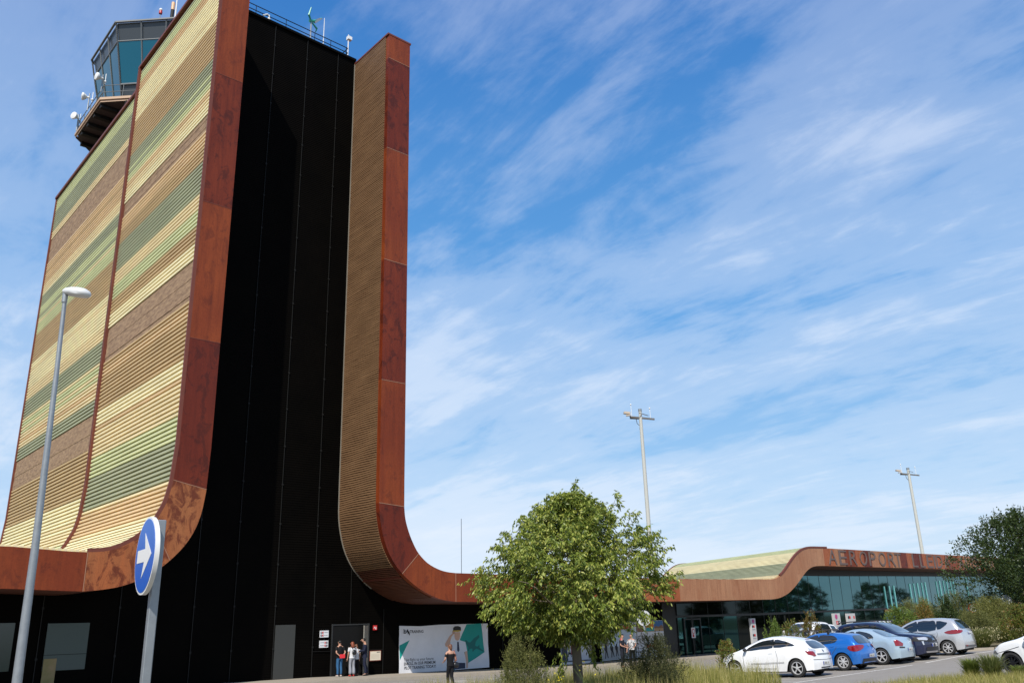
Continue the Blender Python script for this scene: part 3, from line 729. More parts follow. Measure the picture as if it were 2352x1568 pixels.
for ch, x0, x1 in (('A', 65.82, 67.12), ('E', 67.51, 68.80), ('R', 69.26, 70.47), ('O', 71.00, 72.25), ('P', 72.62, 73.82), ('O', 74.34, 75.64), ('R', 76.08, 77.47), ('T', 77.41, 78.63), ('L', 80.85, 81.9), ('L', 82.42, 83.5), ('E', 83.87, 85.14), ('I', 85.38, 85.72), ('D', 85.99, 87.29), ('A', 87.71, 88.94), ('A', 91.09, 92.35), ('L', 92.75, 93.9), ('G', 94.2, 95.5), ('U', 95.9, 97.2), ('A', 97.6, 98.9), ('I', 99.3, 99.65), ('R', 100.0, 101.3), ('E', 101.7, 102.9)):
    if last and x0-last > 1.5: bld(mb, 'lettering', LET, TERM); mb = MB()
    last = x1; V, F = text_pts(ch, 1, bold=-.004)
    u0, u1 = min(p[0] for p in V), max(p[0] for p in V); v0, v1 = min(p[1] for p in V), max(p[1] for p in V)
    zb = lambda x: interp(x, [65, 120], [3.80, 4.08]); zt = lambda x: interp(x, [65, 120], [4.96, 5.3])
    pl = lambda y: (lambda u, v: (lambda xx: (xx, y, zb(xx)+(zt(xx)-zb(xx))*(v-v0)/(v1-v0)))(x0+(x1-x0)*(u-u0)/(u1-u0)))
    flat(mb, V, F, pl(FY-.05)); n0 = len(mb.v)-len(V)
    ed = {}
    for f in F:
        for a, b in zip(f, f[1:]+f[:1]): ed[(a, b)] = ed.get((b, a), 0); 
    vb = [pl(FY)(u, v) for u, v in V]; o = len(mb.v); mb.v += vb
    es = {(a, b) for f in F for a, b in zip(f, f[1:]+f[:1])}
    for a, b in es:
        if (b, a) not in es: mb.f.append((n0+a, n0+b, o+b, o+a)); mb.m.append(0)
bld(mb, 'lettering', LET, TERM)

# ------------------------------------------------------------------ ground, road, pavement, markings
ASPH = mat('asphalt', (.225, .20, .17), .88, var=(1.2, .6, (.27, .245, .21)), bump=(60, .25)); CONC = mat('concrete_paving', (.36, .315, .25), .85, var=(1.2, .6, (.29, .25, .20)), bump=(30, .15))
KERB = mat('kerb_stone', (.38, .33, .26), .85, var=(2, .6, (.28, .24, .19))); PAINT = mat('road_paint', (.75, .72, .66), .7, var=(14, .35, (.42, .39, .34)))
SOIL = mat('dry_soil', (.17, .13, .075), .95, var=(1.6, .6, (.11, .10, .045)), bump=(20, .4))
def gsheet(name, xs, ys, m, off=0.0, kind='structure', fn=None):
    xs = list(xs); ys = list(ys); V = [(x, y, (fn or ground)(x, y)+off) for y in ys for x in xs]; nx = len(xs)
    F = [(j*nx+i, j*nx+i+1, (j+1)*nx+i+1, (j+1)*nx+i) for j in range(len(ys)-1) for i in range(nx-1)]
    mb = MB(); mb.add(V, F); o = mb.build(name, m); return tag(o, kind=kind)
gx = [-900, -300, -120, -60, -30, -15, -5, 0, 5, 10, 14, 18, 22, 25, 28, 30.5, 33, 36, 39, 42, 46, 50, 55, 60, 67, 75, 90, 120, 200, 400, 1200]
gsheet('ground', gx, [-900, -300, -100, -40, -20, -10, 0, 3, 6, 10, 13.5, 17, 19.5, 22, 29, 36, 42, 60, 120, 400, 2000], SOIL, -.03)
gsheet('asphalt_road', [x for x in gx if -60 <= x <= 200], [6.5, 8, 10, 12, 14, 17, 19.5, 22, 25, 29, 33, 35.98], ASPH, 0)
side = lambda x, y: interp(x, [-60, 10, 22, 26, 33, 39, 50, 60, 75, 200], [-2.17, -2.17, -2.22, -2.30, -2.42, -2.48, -2.47, -2.44, -2.36, -2.2])+(36-y)*.004
sx = [x for x in gx if -60 <= x <= 200]
gsheet('pavement', sx, [36.15, 37.5, 39.9], CONC, 0, fn=side)
mb = MB()
for i in range(len(sx)-1):
    a, b = sx[i], sx[i+1]
    v = [(x, y, z) for x in (a, b) for y, z in ((35.98, ground(x, 36)-.1), (36.15, ground(x, 36)-.1), (36.15, side(x, 36)+.004), (36.0, side(x, 36)+.004))]
    mb.add(v, [(3, 2, 6, 7), (0, 3, 7, 4)])
tag(mb.build('pavement_kerb', KERB), kind='structure')
def line(name, a, b, w, n=8, off=.006):
    a = Vector((*a, 0)); b = Vector((*b, 0)); d = (b-a).normalized(); p = Vector((-d.y, d.x, 0))*w/2
    mb = MB(); vs = []
    for i in range(n+1):
        c = a+(b-a)*i/n
        for s in (-1, 1): q = c+p*s; vs.append((q.x, q.y, ground(q.x, q.y)+off))
    mb.add(vs, [(2*i, 2*i+2, 2*i+3, 2*i+1) for i in range(n)]); return mb.build(name, PAINT)
mk_ = []
def mark(*a, **k): mk_.append(line('road_marking', *a, **k))
mark((24.5, 17.0), (46.2, 17.0), .13, 40)
mark((2, 33.9), (29, 33.9), .12, 40); mark((29, 33.9), (90, 34.4), .12, 60)
for i, x in enumerate((28.2, 29.5, 31.2, 33.6, 36.2, 38.7, 43.4)): mark((x, 17.07), (x-.35, 21.9), .10, 8, off=.005)
for x in (24.2, 26.3): 
    for k in range(4): mark((x+.25*k, 31.2+.5*k), (x+1.0+.25*k, 31.2+.5*k), .22, 2)
mark((22.6, 33.0), (25.4, 33.0), .12, 4)
for k in range(9): mark((24.0+.42*k, 16.05+.02*k), (24.28+.42*k, 16.05+.02*k), .10, 1)
mark((30.0, 12.4), (33, 12.6), .10, 4); mark((28.5, 9.2), (30.6, 12.2), .1, 4)
for k, o in enumerate(mk_):
    tag(o, kind='structure'); 

# ------------------------------------------------------------------ banners, posters, wall signs
INK = mat('black_ink', (.012, .012, .014), .6); TEALP = mat('teal_print', (.0, .29, .25), .6); TEALD = mat('teal_print_dark', (.0, .14, .13), .6)
VINYL = mat('white_vinyl', (.78, .78, .80), .55, var=(1.5, .5, (.68, .69, .72))); SKINP = mat('printed_skin', (.62, .40, .30), .7); SHIRTP = mat('printed_shirt', (.66, .70, .76), .7)
REDS = mat('red_print', (.55, .02, .02), .5); GREYP = mat('grey_print', (.30, .31, .33), .6); BLUEP = mat('blue_print', (.05, .17, .42), .6); SANDP = mat('sand_print', (.45, .30, .16), .6)
ORP = mat('orange_print', (.65, .22, .03), .6); NAVYP = mat('navy_print', (.03, .04, .08), .6); PALEP = mat('pale_blue_print', (.50, .60, .70), .6); BROWNP = mat('brown_print', (.16, .09, .06), .6, var=(3, .8, (.35, .2, .1)))
class Poster:
    """flat printed sheet in the wall plane; the layers follow the same folds"""
    def __init__(s, name, label, cat, x, z, amp=.02, y=WY-.07):
        s.o = thing(name, label, cat, (x, y, z)); s.amp = amp; s.n = 0
    def wave(s, u, v): return s.amp*(math.sin(u*2.3+v*.9)+.6*math.sin(u*5.1-v*2.2)+.4*math.sin(v*4+u))
    def layer(s, name, poly, m, step=.25, mats=None):
        s.n += 1; V, F = fill2d(poly, .12 if step else .12); mb = MB(); mb.add([(u, s.wave(u, v)-.0012*s.n, v) for u, v in V], F); return mb.build(name, m, s.o, smooth=60)
    def text(s, body, x, z, size, w, m, bold=0, shear=0, name='lettering'):
        s.n += 1; V, F = text_pts(body, size, w, bold); mb = MB(); mb.add([(x+u+shear*v, s.wave(x+u, z+v)-.006, z+v) for u, v in V], F); return mb.build(name, m, s.o)
def banner_map(X, Y):
    u = (X-1155)/988; tp = 717+(706-717)*u; bt = 1243+(1193-1243)*u
    return (u*(1-.045*(1-u)*1.0)*6.17, -(Y-tp)/(bt-tp)*2.37)
bp_ = Poster('advert_banner', 'large white and teal banner with a saluting pilot, tied to the black wall', 'banner', 26.96, .03, .022)
M_ = lambda pts: [banner_map(*p) for p in pts]
bp_.layer('sheet', [(0, -2.37), (3, -2.39), (6.17, -2.37), (6.14, 0), (4.4, -.0), (2.6, -.0), (1.4, -.05), (0, 0)], VINYL, .16)
bp_.layer('printed_shape', M_([(1890, 712), (2060, 706), (2095, 1025), (1905, 1145), (1820, 880)]), TEALP, .2)
bp_.layer('printed_shape', M_([(1160, 935), (1268, 878), (1162, 1100)]), TEALP, .2)
bp_.layer('printed_shape', M_([(1695, 1150), (1760, 1120), (1760, 1215), (1672, 1218)]), TEALP, .2)
bp_.layer('printed_aircraft', M_([(2030, 830), (2036, 860), (1995, 905), (1985, 950), (2010, 965), (2035, 940), (2034, 975), (2085, 1010), (2080, 1020), (2000, 985), (1975, 1000), (1960, 1020), (1952, 1008), (1958, 985), (1930, 985), (1915, 1010), (1905, 1008), (1912, 970), (1890, 935), (1875, 890), (1885, 885), (1915, 912), (1935, 915), (1975, 870)]), TEALD, .2)
# pilot
bp_.layer('printed_trousers', M_([(1750, 1130), (1880, 1140), (1880, 1200), (1750, 1210)]), NAVYP)
bp_.layer('printed_arm', M_([(1868, 1010), (1898, 1005), (1910, 1120), (1905, 1195), (1890, 1200), (1888, 1120)]), SKINP)
bp_.layer('printed_shirt', M_([(1735, 905), (1775, 890), (1815, 888), (1880, 910), (1898, 1008), (1862, 1022), (1875, 1140), (1745, 1135), (1738, 985), (1700, 975), (1705, 915)]), SHIRTP)
bp_.layer('printed_arm', M_([(1745, 795), (1760, 805), (1745, 830), (1728, 850), (1712, 905), (1712, 972), (1655, 955), (1650, 925), (1705, 840), (1735, 815)]), SKINP)
bp_.layer('printed_face', M_([(1762, 800), (1822, 798), (1822, 850), (1810, 885), (1790, 893), (1770, 880), (1762, 840)]), SKINP)
bp_.layer('printed_hand', M_([(1740, 780), (1770, 785), (1768, 815), (1745, 822), (1736, 800)]), mat('printed_hand', (.50, .32, .24), .7))
bp_.layer('printed_cap', M_([(1745, 790), (1745, 750), (1765, 733), (1800, 730), (1828, 742), (1832, 785), (1800, 795)]), INK)
bp_.layer('printed_cap_band', M_([(1745, 779), (1831, 776), (1831, 786), (1800, 796), (1746, 792)]), mat('gold_print', (.5, .35, .05), .5))
bp_.layer('printed_tie', M_([(1790, 905), (1805, 905), (1812, 1000), (1798, 1020), (1785, 1000)]), NAVYP)
bp_.text('TRAINING', *banner_map(1270, 800), .21, .92, INK, .004)
def glyph(pts, nm='printed_emblem'): bp_.layer(nm, M_(pts), INK, None)
glyph([(1200, 757), (1222, 762), (1224, 780), (1216, 786), (1226, 800), (1222, 806), (1200, 800), (1200, 790), (1214, 792), (1215, 787), (1202, 782), (1202, 774), (1214, 775), (1214, 768), (1200, 766)])
glyph([(1226, 795), (1240, 757), (1250, 760), (1254, 800), (1246, 800), (1244, 788), (1236, 788), (1231, 800)]); glyph([(1245, 790), (1262, 772), (1270, 822), (1262, 824), (1258, 806), (1250, 806), (1246, 812)])
glyph([(1205, 800), (1222, 806), (1225, 790), (1212, 800)])
bp_.text('Take flight to your future:', *banner_map(1203, 1112), .212, .905, INK, .0)
bp_.text('ENROLL IN OUR PREMIUM', *banner_map(1206, 1155), .208, .845, INK, .004)
bp_.text('PILOT TRAINING TODAY!', *banner_map(1210, 1200), .208, .860, INK, .004)
# travel posters to the right
def rect(x0, x1, z0, z1): return [(x0, z0), (x1, z0), (x1, z1), (x0, z1)]
p1_ = Poster('travel_poster', 'tall grey winter scene poster with a red figure, behind the big tree trunk', 'poster', 38.88, -.33, .012)
p1_.layer('sheet', rect(0, 2.78, -2.0, 0), mat('grey_vinyl', (.42, .43, .46), .6, var=(1.4, .9, (.15, .16, .19)))); p1_.layer('printed_sky', rect(1.45, 2.4, -.78, -.12), BLUEP, .3)
p1_.layer('printed_snow', [(.3, -1.95), (2.7, -1.95), (2.55, -1.0), (1.9, -1.15), (1.3, -.7), (.7, -1.2)], mat('snow_print', (.62, .64, .68), .6), .3)
p1_.layer('printed_column', rect(2.45, 2.75, -1.9, -.05), mat('column_print', (.40, .36, .30), .6), .3)
p1_.layer('printed_figure', [(.92, -1.62), (1.0, -1.62), (1.05, -1.2), (1.12, -1.5), (1.16, -1.5), (1.1, -1.05), (1.15, -.95), (1.02, -.88), (.9, -1.0)], mat('maroon_print', (.25, .03, .05), .6), None)
p1_.layer('printed_shadow', [(.08, -1.95), (.08, -.9), (.4, -1.1), (.6, -1.5), (.62, -1.95)], NAVYP, None)
p1_.layer('printed_dog', [(.62, -1.75), (.66, -1.45), (.9, -1.5), (.95, -1.75), (.9, -1.75), (.85, -1.6), (.7, -1.6), (.68, -1.75)], INK, None)
p1_.text('La neu', .75, -.1, .2, .9, VINYL)
p1_.layer('caption_strip', rect(0, 2.85, -2.26, -2.04), VINYL, .3); p1_.text('Temporada d\'hivern', .12, -2.2, .13, 1, GREYP)
p1_.text('a la vall', 2.1, -2.2, .12, .9, REDS)
p2_ = Poster('travel_poster', 'wide white poster with a red strip reading Vola a les Balears', 'poster', 42.5, -.1, .02)
p2_.layer('sheet', [(0, -2.35), (3.6, -2.3), (3.6, -.04), (2.6, .0), (1.6, -.02), (0, -.05)], VINYL, .3)
p2_.layer('printed_sky', rect(.02, 3.45, -1.55, -.45), PALEP, .3)
p2_.layer('printed_ground', [(.05, -2.33), (3.5, -2.28), (3.5, -1.5), (.05, -1.55)], mat('track_print', (.36, .38, .38), .6), .3)
p2_.layer('printed_cliff', [(.03, -1.42), (.8, -1.5), (.78, -.78), (.35, -.72), (.03, -.75)], mat('cliff_print', (.13, .11, .085), .7, var=(1.4, .5, (.36, .33, .27)), nscale=(.3, 1, 9)), .3)
for k, (hx, hs) in enumerate(((.45, 1.15), (1.05, 1.0), (1.5, .9), (1.95, .95), (2.35, .85))):
    b = -2.22+.05*k; q = lambda a, c: (hx+a*hs, b+c*hs)
    p2_.layer('printed_hiker', [q(-.12, 0), q(-.04, 0), q(.02, .34), q(.12, .02), q(.19, .02), q(.12, .4), q(.14, .62), q(.06, .72), q(.08, .84), q(-.04, .86), q(-.06, .74), q(-.16, .70), q(-.14, .45), q(-.06, .38)], INK, None)
p2_.layer('printed_label', [(.43, -.5), (3.05, -.48), (3.05, -.24), (.45, -.25)], REDS, .3)
p2_.text('Vola a les Balears', .55, -.435, .245, 1.03, VINYL, .008)
p3_ = Poster('travel_poster', 'white poster with three small holiday photos along its top', 'poster', 46.12, -.08, .012)
p3_.layer('sheet', rect(0, 2.8, -2.35, 0), VINYL, .3)
p3_.layer('printed_photo', rect(0.02, .95, -.72, -.02), BROWNP, .3); p3_.layer('printed_photo', rect(.97, 1.78, -.72, -.02), ORP, .3); p3_.layer('printed_photo', rect(1.8, 2.78, -.72, -.02), BLUEP, .3)
p3_.layer('printed_sea', rect(.97, 1.78, -.70, -.45), mat('sea_print', (.05, .35, .36), .6), None); p3_.layer('printed_sand', rect(1.8, 2.78, -.70, -.5), SANDP, None); p3_.layer('printed_rooftops', [(1.8, -.5), (2.0, -.35), (2.3, -.42), (2.6, -.28), (2.78, -.4), (2.78, -.52), (1.8, -.52)], BROWNP, None)
p3_.text('Mallorca i Menorca tot l\'any', .3, -1.05, .17, .86, GREYP); p3_.text('i Eivissa a l\'estiu', .7, -1.3, .17, .86, GREYP)
p3_.layer('printed_label', [(.75, -1.75), (1.35, -1.72), (1.35, -1.5), (.75, -1.52)], REDS, None); p3_.layer('printed_label', [(1.5, -1.75), (1.7, -1.82), (1.82, -1.7), (1.8, -1.52), (1.5, -1.5)], REDS, None)
# wall signs
PLATE = mat('white_plate', (.70, .71, .72), .5)
def pictos(par, items):
    for kind, x, z, s, m in items:
        mb = MB()
        if kind == 'sq': mb.box(x, x+s, -.018, -.01, z, z+s); mb.build('pictogram', m, par); continue
        if kind == 'bar': mb.box(x, x+s*4, -.018, -.012, z, z+s*.35); mb.build('printed_line', m, par); continue
        if kind == 'arrow': mb.add([(x+s*a, -.022, z+s*b) for a, b in ((.42, .1), (.58, .1), (.58, .5), (.8, .5), (.5, .9), (.2, .5), (.42, .5))], [(0, 1, 2, 3, 4, 5, 6)])
        if kind == 'plane': mb.add([(x+s*a, -.022, z+s*b) for a, b in ((.15, .45), (.45, .5), (.6, .85), (.7, .8), (.62, .5), (.85, .4), (.6, .35), (.4, .12), (.35, .15), (.42, .36))], [(0, 1, 2, 3, 4, 5, 6, 7, 8, 9)])
        if kind == 'disc': mb.tube([(x, -.022, z), (x, -.012, z)], s, 20)
        if kind == 'ring':
            mb.tube([(x, -.03, z), (x, -.022, z)], s*.72, 20)
        mb.build('pictogram', m, par)
def wallsign(x0, x1, z0, z1, label, flip):
    t = thing('direction_sign', label, 'sign', (x0, WY-.06, z0), 0, 'direction plates beside the doorway'); w, h = x1-x0, z1-z0
    MB().box(0, w, -.01, .012, 0, h).build('plate', PLATE, t)
    for r_ in range(2):
        z = h*(.58-.42*r_); xx = .04 if not flip else w-.21
        pictos(t, [('sq', xx, z, .08, INK if not flip else REDS), ('sq', xx+.09, z, .08, REDS if not flip else INK), ('arrow', xx+(0 if not flip else .09), z, .08, VINYL), ('plane', xx+(.09 if not flip else 0), z, .08, VINYL), ('bar', xx+.2 if not flip else .05, z+.04, .05, GREYP)])
wallsign(22.25, 22.74, -.41, -.09, 'upper white direction plate with pictograms left of the doorway', False)
wallsign(22.25, 22.74, -.89, -.56, 'lower white direction plate with pictograms left of the doorway', True)
t = thing('fire_sign', 'small red fire extinguisher sign high on the black wall right of the doorway', 'sign', (25.33, WY-.07, -.14)); MB().box(0, .24, -.01, .01, 0, .23).build('plate', REDS, t)
MB().add([(u*.24, -.013, v*.23) for u, v in ((.15, .3), (.35, .8), (.55, .35), (.45, .3), (.35, .55), (.25, .3))], [(0, 1, 2, 3, 4, 5)]).build('printed_flame', VINYL, t); MB().box(.15, .19, -.014, -.011, .03, .16).build('printed_cylinder', VINYL, t)
t = thing('notice_board', 'framed cream notice on the black wall right of the doorway', 'notice board', (25.16, WY-.07, -1.64)); MB().box(0, .69, -.01, .012, 0, .49).build('frame', mat('red_brown_frame', (.22, .05, .03), .5), t); MB().box(.03, .66, -.016, -.011, .03, .46).build('paper', mat('cream_paper', (.72, .64, .50), .7), t)
MB().box(.42, .62, -.02, -.017, .40, .43).build('printed_heading', INK, t)
for k in range(5): MB().box(.08, .6, -.02, -.017, .12+.05*k, .13+.05*k).build('printed_line', mat('faint_ink', (.5, .44, .35), .7), t)
# no-entry style paper on the entrance glass
t = thing('door_notice', 'white paper with a red figure stuck on the entrance door glass', 'notice', (52.0, WY-.09, -1.0)); MB().box(0, .45, -.01, .0, -.35, .35).build('sheet', VINYL, t); pictos(t, [('disc', .22, .1, .17, REDS), ('ring', .22, .1, .17, VINYL), ('sq', .17, .0, .1, INK), ('sq', .1, -.28, .18, REDS)])
# sign pillars on the pavement
def totem(x, y, w, h, label, items):
    z = side(x, y); t = thing('sign_pillar', label, 'sign', (x, y, z), 0, 'grey information pillars on the pavement'); MB().box(0, w, 0, .16, 0, h).build('panel', mat('light_grey_panel', (.50, .50, .49), .5), t, bev=.01); pictos(t, items); return t
MAG = mat('magenta_print', (.45, .06, .20), .5)
totem(55.3, 36.9, .62, 2.32, 'grey sign pillar nearest the entrance glass doors', [('disc', .3, 2.12, .13, MAG), ('sq', .1, 1.7, .15, INK), ('sq', .27, 1.7, .15, REDS), ('bar', .08, 1.55, .1, GREYP), ('sq', .1, 1.1, .15, INK), ('sq', .27, 1.1, .15, REDS), ('bar', .08, .95, .1, GREYP)])
totem(67.0, 36.9, 1.08, 2.45, 'tall white sign pillar with a magenta disc behind the blue car', [('disc', .42, 2.2, .19, MAG), ('sq', .32, 1.6, .27, REDS), ('sq', .64, 1.6, .27, INK), ('plane', .32, 1.6, .27, VINYL), ('arrow', .64, 1.6, .27, VINYL), ('bar', .3, 1.42, .13, GREYP), ('sq', .32, .85, .27, REDS), ('sq', .64, .85, .27, INK), ('plane', .32, .85, .27, VINYL), ('arrow', .64, .85, .27, VINYL)])
totem(69.2, 36.9, 1.35, 2.40, 'wide grey sign pillar right of the magenta disc pillar', [('sq', .1, 2.0, .2, INK), ('sq', .32, 2.0, .2, REDS), ('sq', 1.0, 2.0, .2, REDS), ('bar', .2, 1.75, .12, GREYP), ('sq', .95, 1.3, .18, REDS), ('sq', 1.14, 1.3, .18, INK)])

# ------------------------------------------------------------------ lamps, masts, traffic signs
t = thing('street_lamp', 'grey street lamp pole rising at the left edge in front of the black wall', 'street lamp', (3.36, 14.86, -1.9))
mb = MB(); mb.tube([(.05, .03, -.3), (.02, .02, 1.5), (0, 0, 3.2), (-.06, -.0, 6), (-.10, 0, 7.38)], [.078, .069, .057, .038, .031], 16); mb.build('pole', GALV, t, smooth=40)
mb = MB()
hd = Vector((.72, -.60, -.13)).normalized()
pr = [(0, .035), (.05, .06), (.16, .085), (.30, .095), (.42, .085), (.50, .05), (.53, .01)]
sd = Vector((-hd.y, hd.x, 0)).normalized(); o0 = Vector((-.13, .02, 7.38)); vs = []
for d, w in pr:
    for k in range(12):
        a = 2*math.pi*k/12; vs.append(o0+hd*d*.88+sd*math.cos(a)*w*1.3+Vector((0, 0, max(-.055, math.sin(a)*w*1.05)+.02)))
mb.add(vs, [(i*12+k, i*12+(k+1) % 12, (i+1)*12+(k+1) % 12, (i+1)*12+k) for i in range(len(pr)-1) for k in range(12)]+[tuple(range(11, -1, -1)), tuple(len(vs)-12+k for k in range(12))])
mb.build('lamp_head', mat('lamp_housing', (.62, .63, .62), .4), t, smooth=50)
mb = MB(); mb.tube([(-.1, 0, 7.2), (-.1, 0, 7.4), (-.05, -.03, 7.43)], .045, 10); mb.build('bracket', GALV, t, smooth=40)
def mast(x, y, ztop, r, label, s=1):
    t = thing('floodlight_mast', label, 'lamp mast', (x, y, -2.5), 0, 'floodlight masts behind the terminal'); h = ztop+2.5
    mb = MB(); mb.tube([(0, 0, 0), (0, 0, h)], [r*1.5, r], 14); mb.build('pole', mat('mast_grey', (.50, .50, .45), .5), t, smooth=40)
    mb = MB(); mb.tube([(0, 0, h), (0, 0, h+.35)], r*1.15, 12); mb.build('cap', GALV, t, smooth=40)
    mb = MB(); rt_ = Vector((rt.x, rt.y, 0)); fr = Vector((-rt.y, rt.x, 0))
    P = lambda a, b, c: rt_*a*s+fr*b*s+Vector((0, 0, h+c*s))
    mb.bar(P(-1.7, 0, -.8), P(2.2, 0, -1.3), .18, .22); mb.bar(P(-.3, -.8, -.4), P(1.4, .8, -.5), .07, .07); mb.bar(P(-1.6, .4, -.9), P(-.1, .4, -1.0), .3, .2); mb.build('crossarm', mat('mast_dark', (.12, .11, .10), .6), t)
    mb = MB(); mb.bar(P(-2.6, 0, -.1), P(-1.6, .1, -.2), .5, .28); mb.bar(P(-2.3, -.3, -.65), P(-1.6, -.3, -.6), .35, .15); mb.build('floodlight', mat('lamp_glass', (.5, .42, .33), .4), t)
    for a, c0, c1 in ((-1.35, -.7, 1.2), (1.6, -1.2, .5)):
        mb = MB(); mb.tube([P(a, 0, c0), P(a-.05, 0, c1)], .04*s, 6); mb.ball(P(a-.05, 0, c1), .13*s); mb.build('sensor_rod', WHITE, t)
    mb = MB(); mb.tube([P(-.7, 0, -1.2), P(-.6, 0, -1.9), P(-.2, 0, -2.3), P(-.25, 0, -2.9)], .05*s, 5); mb.build('cable', mat('cable_dark', (.05, .05, .05), .6), t)
mast(85.4, 70.4, 26, .21, 'tall floodlight mast rising right of the big tree', .83)
mast(165.7, 71.6, 26, .25, 'distant thinner floodlight mast above the airport lettering', .9)
SIGNB = mat('sign_blue', (.0, .10, .47), .3, spec=.5); SIGNW = mat('sign_white', (.74, .73, .70), .35); SIGNG = mat('sign_back_grey', (.52, .53, .52), .5)
def roundsign(loc, naz, face, label, cat, name, r=.3, post=2.2, ph=.07, over=.02, grp=None, lean=0):
    """disc whose face looks along azimuth naz (deg, from +Y clockwise)"""
    t = thing(name, label, cat, loc, R(-naz), grp)   # local +Y = facing direction
    mb = MB(); n = 40
    mb.tube([(0, -.004, 0), (0, .03, 0)], r, n); mb.build('disc', SIGNG if face == 'back' else SIGNW, t, smooth=40)
    if face != 'back':
        mb = MB(); mb.tube([(0, .03, 0), (0, .033, 0)], r*.945, n); mb.build('face', SIGNB if face == 'arrow' else SIGNW, t, smooth=40)
    if face == 'arrow':
        q = [(.235, .055), (.235, -.06), (-.03, -.06), (-.03, -.165), (-.225, 0.0), (-.03, .165), (-.03, .055)]
        q = [(.22, .05), (.22, -.05), (-.01, -.05), (.035, -.175), (-.21, 0.0), (.035, .175), (-.01, .05)]
        mb = MB(); mb.prism([(a, .0335, b) for a, b in q], (0, .002, 0)); mb.build('arrow', SIGNW, t)
    mb = MB(); mb.box(-ph/2+.02, ph/2+.02, -.07-ph*.5, -.04, -r-post, r-over); mb.build('post', GALV, t, bev=.006)
    mb = MB()
    for z in (-.14, .14): mb.box(-.09, .09, -.041, -.028, z-.02, z+.02)
    mb.build('clamp', GALV, t)
    return t
roundsign((2.42, 7.08, .586), 275.5, 'arrow', 'round blue mandatory sign with a white arrow on a grey post', 'road sign', 'road_sign', .30, 2.2)
roundsign((28.04, 23.74, .05), 70, 'back', 'grey back of a round road sign beside the crown of the big tree', 'road sign', 'road_sign', .3, 2.15)
roundsign((56.28, 19.96, .5), 75, 'back', 'grey back of a round road sign in front of the dark tree at the right', 'road sign', 'road_sign', .3, 2.1)
t = roundsign((82.4, 32.0, .17), 248, 'plain', 'red rimmed white road sign half hidden by the feathery bushes', 'road sign', 'road_sign', .42, 2.3)
mb = MB(); mb.tube([(0, .034, 0), (0, .037, 0)], .42, 30); mb.build('red_rim', REDS, t); mb = MB(); mb.tube([(0, .038, 0), (0, .040, 0)], .33, 30); mb.build('white_centre', SIGNW, t)

# ------------------------------------------------------------------ people
SKIN = mat('skin', (.46, .25, .17), .55, spec=.35)
def skinmesh(name, V, E, Rr, m, parent, sub=1):
    me = bpy.data.meshes.new(name); me.from_pydata([tuple(v) for v in V], E, []); o = bpy.data.objects.new(name, me); COL.objects.link(o)
    md = o.modifiers.new('s', 'SKIN'); md.use_smooth_shade = True
    for i, r in enumerate(Rr):
        d = me.skin_vertices[0].data[i]; d.radius = (r, r) if not isinstance(r, tuple) else r; d.use_root = (i == 0)
    sb = o.modifiers.new('u', 'SUBSURF'); sb.levels = sb.render_levels = sub
    bpy.context.view_layer.update(); dg = bpy.context.evaluated_depsgraph_get()
    me2 = bpy.data.meshes.new_from_object(o.evaluated_get(dg)); bpy.data.objects.remove(o); bpy.data.meshes.remove(me)
    me2.materials.clear(); me2.materials.append(m); me2.name = name
    me2.polygons.foreach_set('use_smooth', [True]*len(me2.polygons))
    o = bpy.data.objects.new(name, me2); COL.objects.link(o); o.parent = parent; return o
